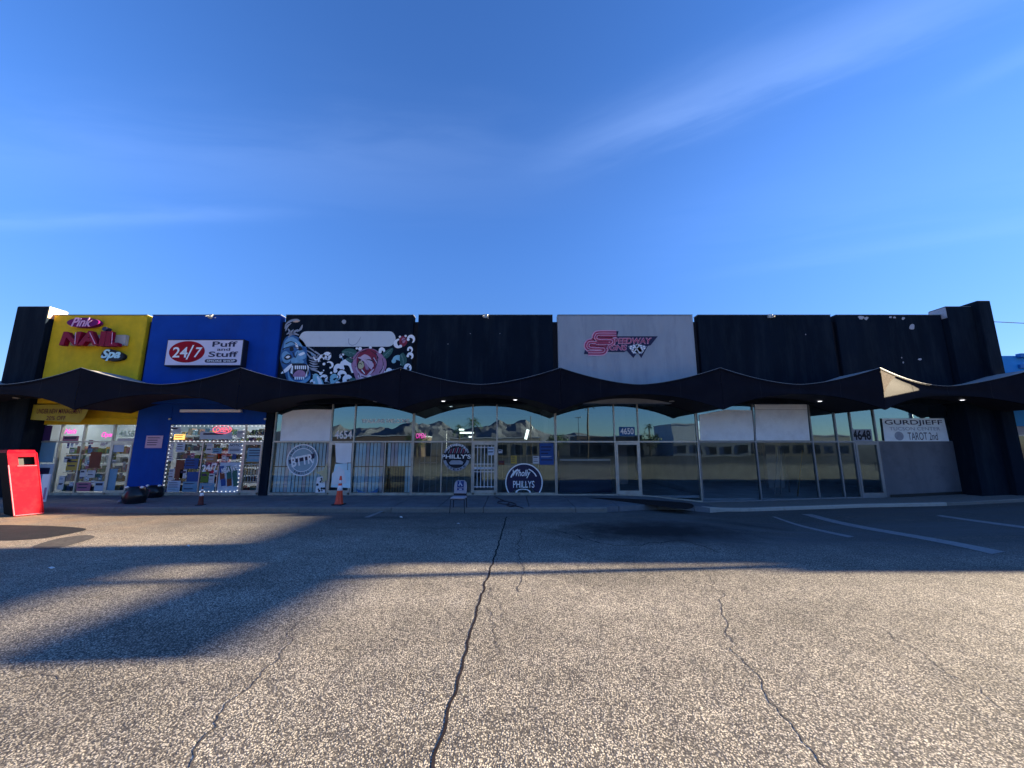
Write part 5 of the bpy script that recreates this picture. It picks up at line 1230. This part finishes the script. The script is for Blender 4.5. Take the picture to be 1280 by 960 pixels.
# small white board behind the bin
p = gp(55.5, 628, 0, True)
mb = MB(); mb.cbox(p.x-.22, p.x+.05, p.y-.03, p.y+.01, .02, .95, M['paper'], .006); mb.add([(p.x-.05, p.y-.034, .1), (p.x+.03, p.y-.034, .1), (p.x+.03, p.y-.034, .5), (p.x-.05, p.y-.034, .5)], [(0, 1, 2, 3)], M['rosel']); mb.build('leaning_board', label='narrow white and pink board standing just behind the red bin', cat='board')
# black bags by the blue wall
def bag(px, py, r, h, label, name='rubbish_bag', knots=True):
    p = gp(px, py, 0, True); mb = MB(); n = 18; rings = 9; vs = []
    o = empty(name, label, 'rubbish bag', None, p)
    for j in range(rings):
        t = j/(rings-1); rr = r*(.86+.28*math.sin(PI*min(t*1.1, 1))) if t < .85 else r*(.95-2.6*(t-.85))
        for i in range(n):
            a = 2*PI*i/n; q = rr*(1+.16*noise.noise(Vector((math.cos(a)*2, math.sin(a)*2, t*3+px)))); vs.append((q*math.cos(a), q*math.sin(a), h*t))
    mb.add(vs, [(j*n+i, j*n+(i+1) % n, (j+1)*n+(i+1) % n, (j+1)*n+i) for j in range(rings-1) for i in range(n)], M['bag'], True)
    mb.add([vs[(rings-1)*n+i] for i in range(n)], [tuple(range(n))], M['bag']); mb.build('bag_body', o)
    if knots:
        for s in (-1, 1):
            mb = MB(); mb.lathe([(.001, -.04), (.05, -.02), (.055, .01), (.02, .04), (.001, .045)], M['paper'], (s*r*.85, -r*.3, h*.97), 8); mb.build('tied_end', o)
    return o
bag(168, 629, .30, .55, 'larger black rubbish bag with white tied ends by the blue wall')
bag(192, 622, .26, .46, 'smaller black rubbish bag against the blue wall', knots=True)
# small cables and litter
mb = MB(); pts = [(618, 621), (624, 624), (631, 627), (637, 629), (632, 631), (622, 629), (628, 627), (640, 629), (645, 632), (638, 634), (634, 631), (648, 634), (654, 636)]
q = smooth_pts(pts, 5, closed=False); mb.tube([gp(a, b, .02, True)+Vector((0, 0, 0)) for a, b in q], .014, M['cable'], 6); mb.build('extension_cable', label='dark tangled cable lying on the walkway right of the chair', cat='cable')
for i, (px, py, lab) in enumerate(((64, 712, 'small crumpled white litter on the asphalt at left'), (235, 684, 'tiny white scrap of litter in the shaded asphalt'), (501, 647.5, 'white scrap of paper near the kerb left of the chair'), (573, 656, 'small pale scrap on asphalt below the chair'))):
    p = gp(px, py, .0); mb = MB(); vs = []; random.seed(i)
    for j in range(7): a = 2*PI*j/7; vs.append((p.x+.05*math.cos(a)*random.uniform(.6, 1.2), p.y+.04*math.sin(a)*random.uniform(.6, 1.2), p.z+.015+random.uniform(0, .03)))
    vs += [(p.x, p.y, p.z+.05)]; mb.add(vs, [(j, (j+1) % 7, 7) for j in range(7)], M['litter']); mb.build('litter', label=lab, cat='litter')
p = gp(150, 629, 0, True)
mb = MB(); mb.lathe([(.001, .10), (.05, .10), (.07, .06), (.07, .02), (.05, .0)], M['alu_dark'], p, 10); mb.build('crushed_can', label='small dull crushed can left of the larger rubbish bag', cat='can')

# ------------------------------------------------------------------ neighbours
nb = empty('blue_shop_building', 'bright blue neighbouring shop building with pale window wall past the right pylon', 'building')
mb = MB(); mb.box(19.75, 31.5, .35, 12, 2.75, 5.75, M['bluewall']); mb.box(19.75, 19.95, .35, 12, -.2, 2.75, M['bluewall']); mb.build('wall', nb)
for z, d in ((5.76, .16), (5.30, .08), (4.7, .05)): mb = MB(); mb.box(21.6, 31.5, .34-d, .349, z-.10, z+.06, M['bluetrim']); mb.build('cornice', nb)
mb = MB(); mb.box(19.96, 31.5, .5, .6, -.1, 2.749, M['palewall']); mb.build('lower_wall', nb)
for i in range(5): x = 20.9+i*2.1; mb = MB(); mb.box(x, x+1.8, .42, .498, .5, 2.4, M['alu']); wf = mb.build('window', nb); m2 = MB(); m2.box(x+.06, x+1.74, .41, .418, .56, 2.34, M['darkglass']); m2.build('pane', wf)
added_wing = empty('wing_caster', 'unseen beige block added off the right side of the lot to cast the shadow band', 'building')  # unseen block, sized and placed to throw the shadow band on the lot
def dz(D): return D-DIST
zg = .1
mb = MB(); mb.box(32, 62, dz(8.61), dz(9.85), zg-.3, 5.05, M['beige']); mb.build('low_caster_block', added_wing)
mb = MB(); mb.box(32.001, 62, dz(9.85), 9, zg-.3, 6.82, M['beige']); mb.build('wall', added_wing)
mb = MB(); mb.box(31.9, 62.1, dz(9.80), 9.1, 6.821, 6.92, M['bluetrim']); mb.build('coping', added_wing)
for i in range(6):
    x = 34+i*4.5; mb = MB(); mb.box(x, x+2.4, dz(8.57), dz(8.608), .5, 2.7, M['alu']); wf = mb.build('window', added_wing); m2 = MB(); m2.box(x+.08, x+2.32, dz(8.56), dz(8.569), .6, 2.6, M['darkglass']); m2.build('pane', wf)  # windows of the added unseen block
for j in range(3):
    y = -3+j*3.2; mb = MB(); mb.box(31.96, 31.999, y, y+1.8, .6, 2.5, M['alu']); wf = mb.build('window', added_wing); m2 = MB(); m2.box(31.95, 31.959, y+.08, y+1.72, .7, 2.4, M['darkglass']); m2.build('pane', wf)  # side windows of the added unseen block
# tenant pole sign that throws the banded shadow
ps = empty('pole_sign', 'tall two-panel tenant pole sign standing off the right side of the lot', 'sign', None, (24, dz(8.3), LOT), math.atan2(-.17, 1))
hh = 2.36
mb = MB(); mb.bar((0, 0, 0), (0, 0, 8.2), .10, M['steel'], 12); mb.build('pole', ps)
mb = MB(); mb.cbox(-.1, .1, -hh, hh, 4.88, 5.34, M['palewall'], .02); mb.build('sign_panel', ps)
mb = MB(); mb.cbox(-.1, .1, -hh, hh, 5.55, 8.0, M['palewall'], .02); mb.build('sign_panel', ps)
# hills
def hills():
    prof = [(-4000, 60), (-2600, 150), (-1700, 220), (-1250, 190), (-1000, 265), (-760, 240), (-560, 170), (-380, 215), (-150, 265), (-20, 225), (120, 275), (260, 170), (420, 130), (640, 150), (900, 120), (1150, 90), (1500, 60), (2200, 90), (3200, 60), (4500, 40)]
    mb = MB(); nx, ny = 200, 14; vs = []
    for j in range(ny):
        t = j/(ny-1)
        for i in range(nx):
            x = -4200+8700*i/(nx-1); h = lerp(prof, x); y = -3300-900*t
            n1 = noise.fractal(Vector((x*.004, y*.004, 2)), 1.0, 2.0, 5)
            z = h*math.sin(PI*min(1, t*1.15)*.5)*(1+.28*n1) if t > 0 else -10
            vs.append((x, y, z if t < .95 else z*.8))
    mb.add(vs, [(j*nx+i+1, j*nx+i, (j+1)*nx+i, (j+1)*nx+i+1) for j in range(ny-1) for i in range(nx-1)], M['rock'], False); mb.build('hills', kind='structure')
hills()
def palm(x, y, h, r, label, seed):
    random.seed(seed); o = empty('palm_tree', label, 'palm tree', 'palm trees across the street', (x, y, LOT))
    mb = MB(); pts = [Vector((.25*math.sin(t*1.4), .12*t, h*t)) for t in [i/6 for i in range(7)]]
    for i in range(6): mb.bar(pts[i], pts[i+1], .20-.012*i, M['bark'], 10, .19-.012*i)
    mb.build('trunk', o); top = pts[-1]; mb = MB()
    for k in range(34):
        a = random.uniform(0, 2*PI); e = random.uniform(-.6, 1.2); d = Vector((math.cos(a)*math.cos(e), math.sin(a)*math.cos(e), math.sin(e))); side = Vector((-math.sin(a), math.cos(a), 0)); L_ = r*random.uniform(.75, 1.1)
        P0 = [top+d*L_*t-Vector((0, 0, .55*L_*t*t)) for t in (.15, .4, .65, .85, 1)]
        for i in range(4):
            for s in (-1, 1):
                for u in (0, .5):
                    b0 = P0[i].lerp(P0[i+1], u); b1 = P0[i].lerp(P0[i+1], u+.3); tip = b1+side*s*r*.22*(1-i*.18)+d*.12-Vector((0, 0, .12)); mb.add([b0, b1, tip], [(0, 1, 2)], M['frond'])
        mb.tube(P0, .012, M['frond'], 3)
    mb.build('crown', o)
palm(-7.9, dz(-45), 7.0, 2.4, 'nearer bushy palm behind the photographer, left', 1)
palm(14.9, dz(-45), 11.0, 1.7, 'tall slender palm beside the lot lamp', 2)
palm(38.5, dz(-78), 8.2, 1.8, 'farther palm across the street, right', 3)
palm(-11.5, dz(-52), 6.0, 2.2, 'shorter palm left of the bushy palm', 4)
lp = empty('lot_lamp', 'steel lamp post with flat twin head behind the photographer', 'street lamp', None, (13.2, dz(-45), LOT))
mb = MB(); mb.bar((0, 0, 0), (0, 0, 7.8), .09, M['steel'], 10, .06); mb.build('post', lp); mb = MB(); mb.cbox(-.7, .7, -.2, .2, 7.8, 7.95, M['steel'], .02); mb.build('lamp_head', lp)
up = empty('utility_pole', 'wooden utility pole behind the photographer', 'utility pole', None, (4.4, dz(-60), LOT))
mb = MB(); mb.bar((0, 0, 0), (0, 0, 9.5), .14, M['bark'], 10, .1); mb.build('pole', up); mb = MB(); mb.lathe([(.25, -.3), (.25, .3)], M['steel'], (.3, 0, 6.6), 12); mb.lathe([(.25, .3), (.001, .36)], M['steel'], (.3, 0, 6.6), 12); mb.build('transformer', up)
def far_building(x, D, w, d, h, m, label, seed):
    o = empty('roadside_building', label, 'building', None, (x, dz(D), LOT)); random.seed(seed)
    mb = MB(); mb.box(-w/2, w/2, -d, 0, 0, h, m); mb.build('wall', o); mb = MB(); mb.box(-w/2-.1, w/2+.1, -d-.1, .1, h+.001, h+.25, M['palewall']); mb.build('coping', o)
    n = int(w/3.2)
    for i in range(n):
        a = -w/2+(i+.5)*w/n; mb = MB(); mb.box(a-1, a+1, .001, .06, .6, 2.6, M['alu_dark']); wf = mb.build('window', o); m2 = MB(); m2.box(a-.92, a+.92, .061, .075, .68, 2.52, M['darkglass']); m2.build('pane', wf)
far_building(-34, -58, 26, 12, 4.6, M['brick'], 'brown low building across the street, far left', 1)
far_building(-4, -62, 22, 12, 4.2, M['beige'], 'beige low building across the street behind the palms', 2)
far_building(24, -64, 16, 12, 4.8, M['brick'], 'brown low building across the street, right of centre', 3)
far_building(47, -60, 18, 12, 7.5, M['palewall'], 'pale two-storey building across the street, right', 4)
far_building(74, -66, 22, 12, 5, M['beige'], 'beige low building across the street, far right', 5)
def tree(x, D, h, r, label, seed):
    random.seed(seed); o = empty('street_tree', label, 'tree', 'trees across the street', (x, dz(D), LOT))
    mb = MB(); mb.bar((0, 0, 0), (0, 0, h*.5), .2, M['bark'], 8, .12)
    for k in range(5): a = k*1.3; mb.bar((0, 0, h*.4), (r*.6*math.cos(a), r*.6*math.sin(a), h*.75), .08, M['bark'], 6, .03)
    mb.build('trunk', o); mb = MB()
    for k in range(900):
        v = Vector((random.gauss(0, 1), random.gauss(0, 1), random.gauss(0, .8))); v = v.normalized()*random.random()**.4
        c = Vector((v.x*r, v.y*r, h*.68+v.z*h*.34)); c *= 1+.12*noise.noise(c*.8); s = random.uniform(.12, .28)
        a = Vector((random.uniform(-1, 1), random.uniform(-1, 1), random.uniform(-1, 1)))*s; b = Vector((random.uniform(-1, 1), random.uniform(-1, 1), random.uniform(-1, 1)))*s
        mb.add([c, c+a, c+a+b, c+b], [(0, 1, 2, 3)], M['leaf'])
    mb.build('crown', o)
tree(-20, -50, 5.5, 2.6, 'dark round tree across the street, left', 1); tree(10, -54, 5.0, 2.4, 'dark round tree near the lot lamp', 2); tree(31, -56, 5.2, 2.6, 'dark round tree across the street, right', 3); tree(-46, -52, 6, 3, 'dark round tree across the street, far left', 5)
# overhead cable at the upper right
a = Vector((24.2, 8, 9.0)); p0 = ray(1236, 402); p1 = ray(1280, 404)
Y_ = 22.0; A0 = at(1228, 401.5, Y_); A1 = at(1300, 405, Y_); dx = A1[0]-A0[0]; dz_ = A1[1]-A0[1]
mb = MB(); pts = [(A0[0]+dx*t, Y_, A0[1]+dz_*t+.0) for t in (0, 1, 2, 3, 4, 5)]; mb.tube([Vector(q) for q in pts], .035, M['cable'], 6)
mb.build('power_cable', label='thin overhead cable against the sky right of the right pylon', cat='cable')
for X_, lab in ((A0[0], 'wooden utility pole hidden behind the right pylon'), (A0[0]+5*dx, 'wooden utility pole beyond the blue building')):
    zt3 = A0[1]+(0 if X_ == A0[0] else 5*dz_)
    o = empty('utility_pole', lab, 'utility pole', None, (X_, Y_, -.3)); mb = MB(); mb.bar((0, 0, 0), (0, 0, zt3+.32), .13, M['bark'], 10, .10); mb.build('pole', o)
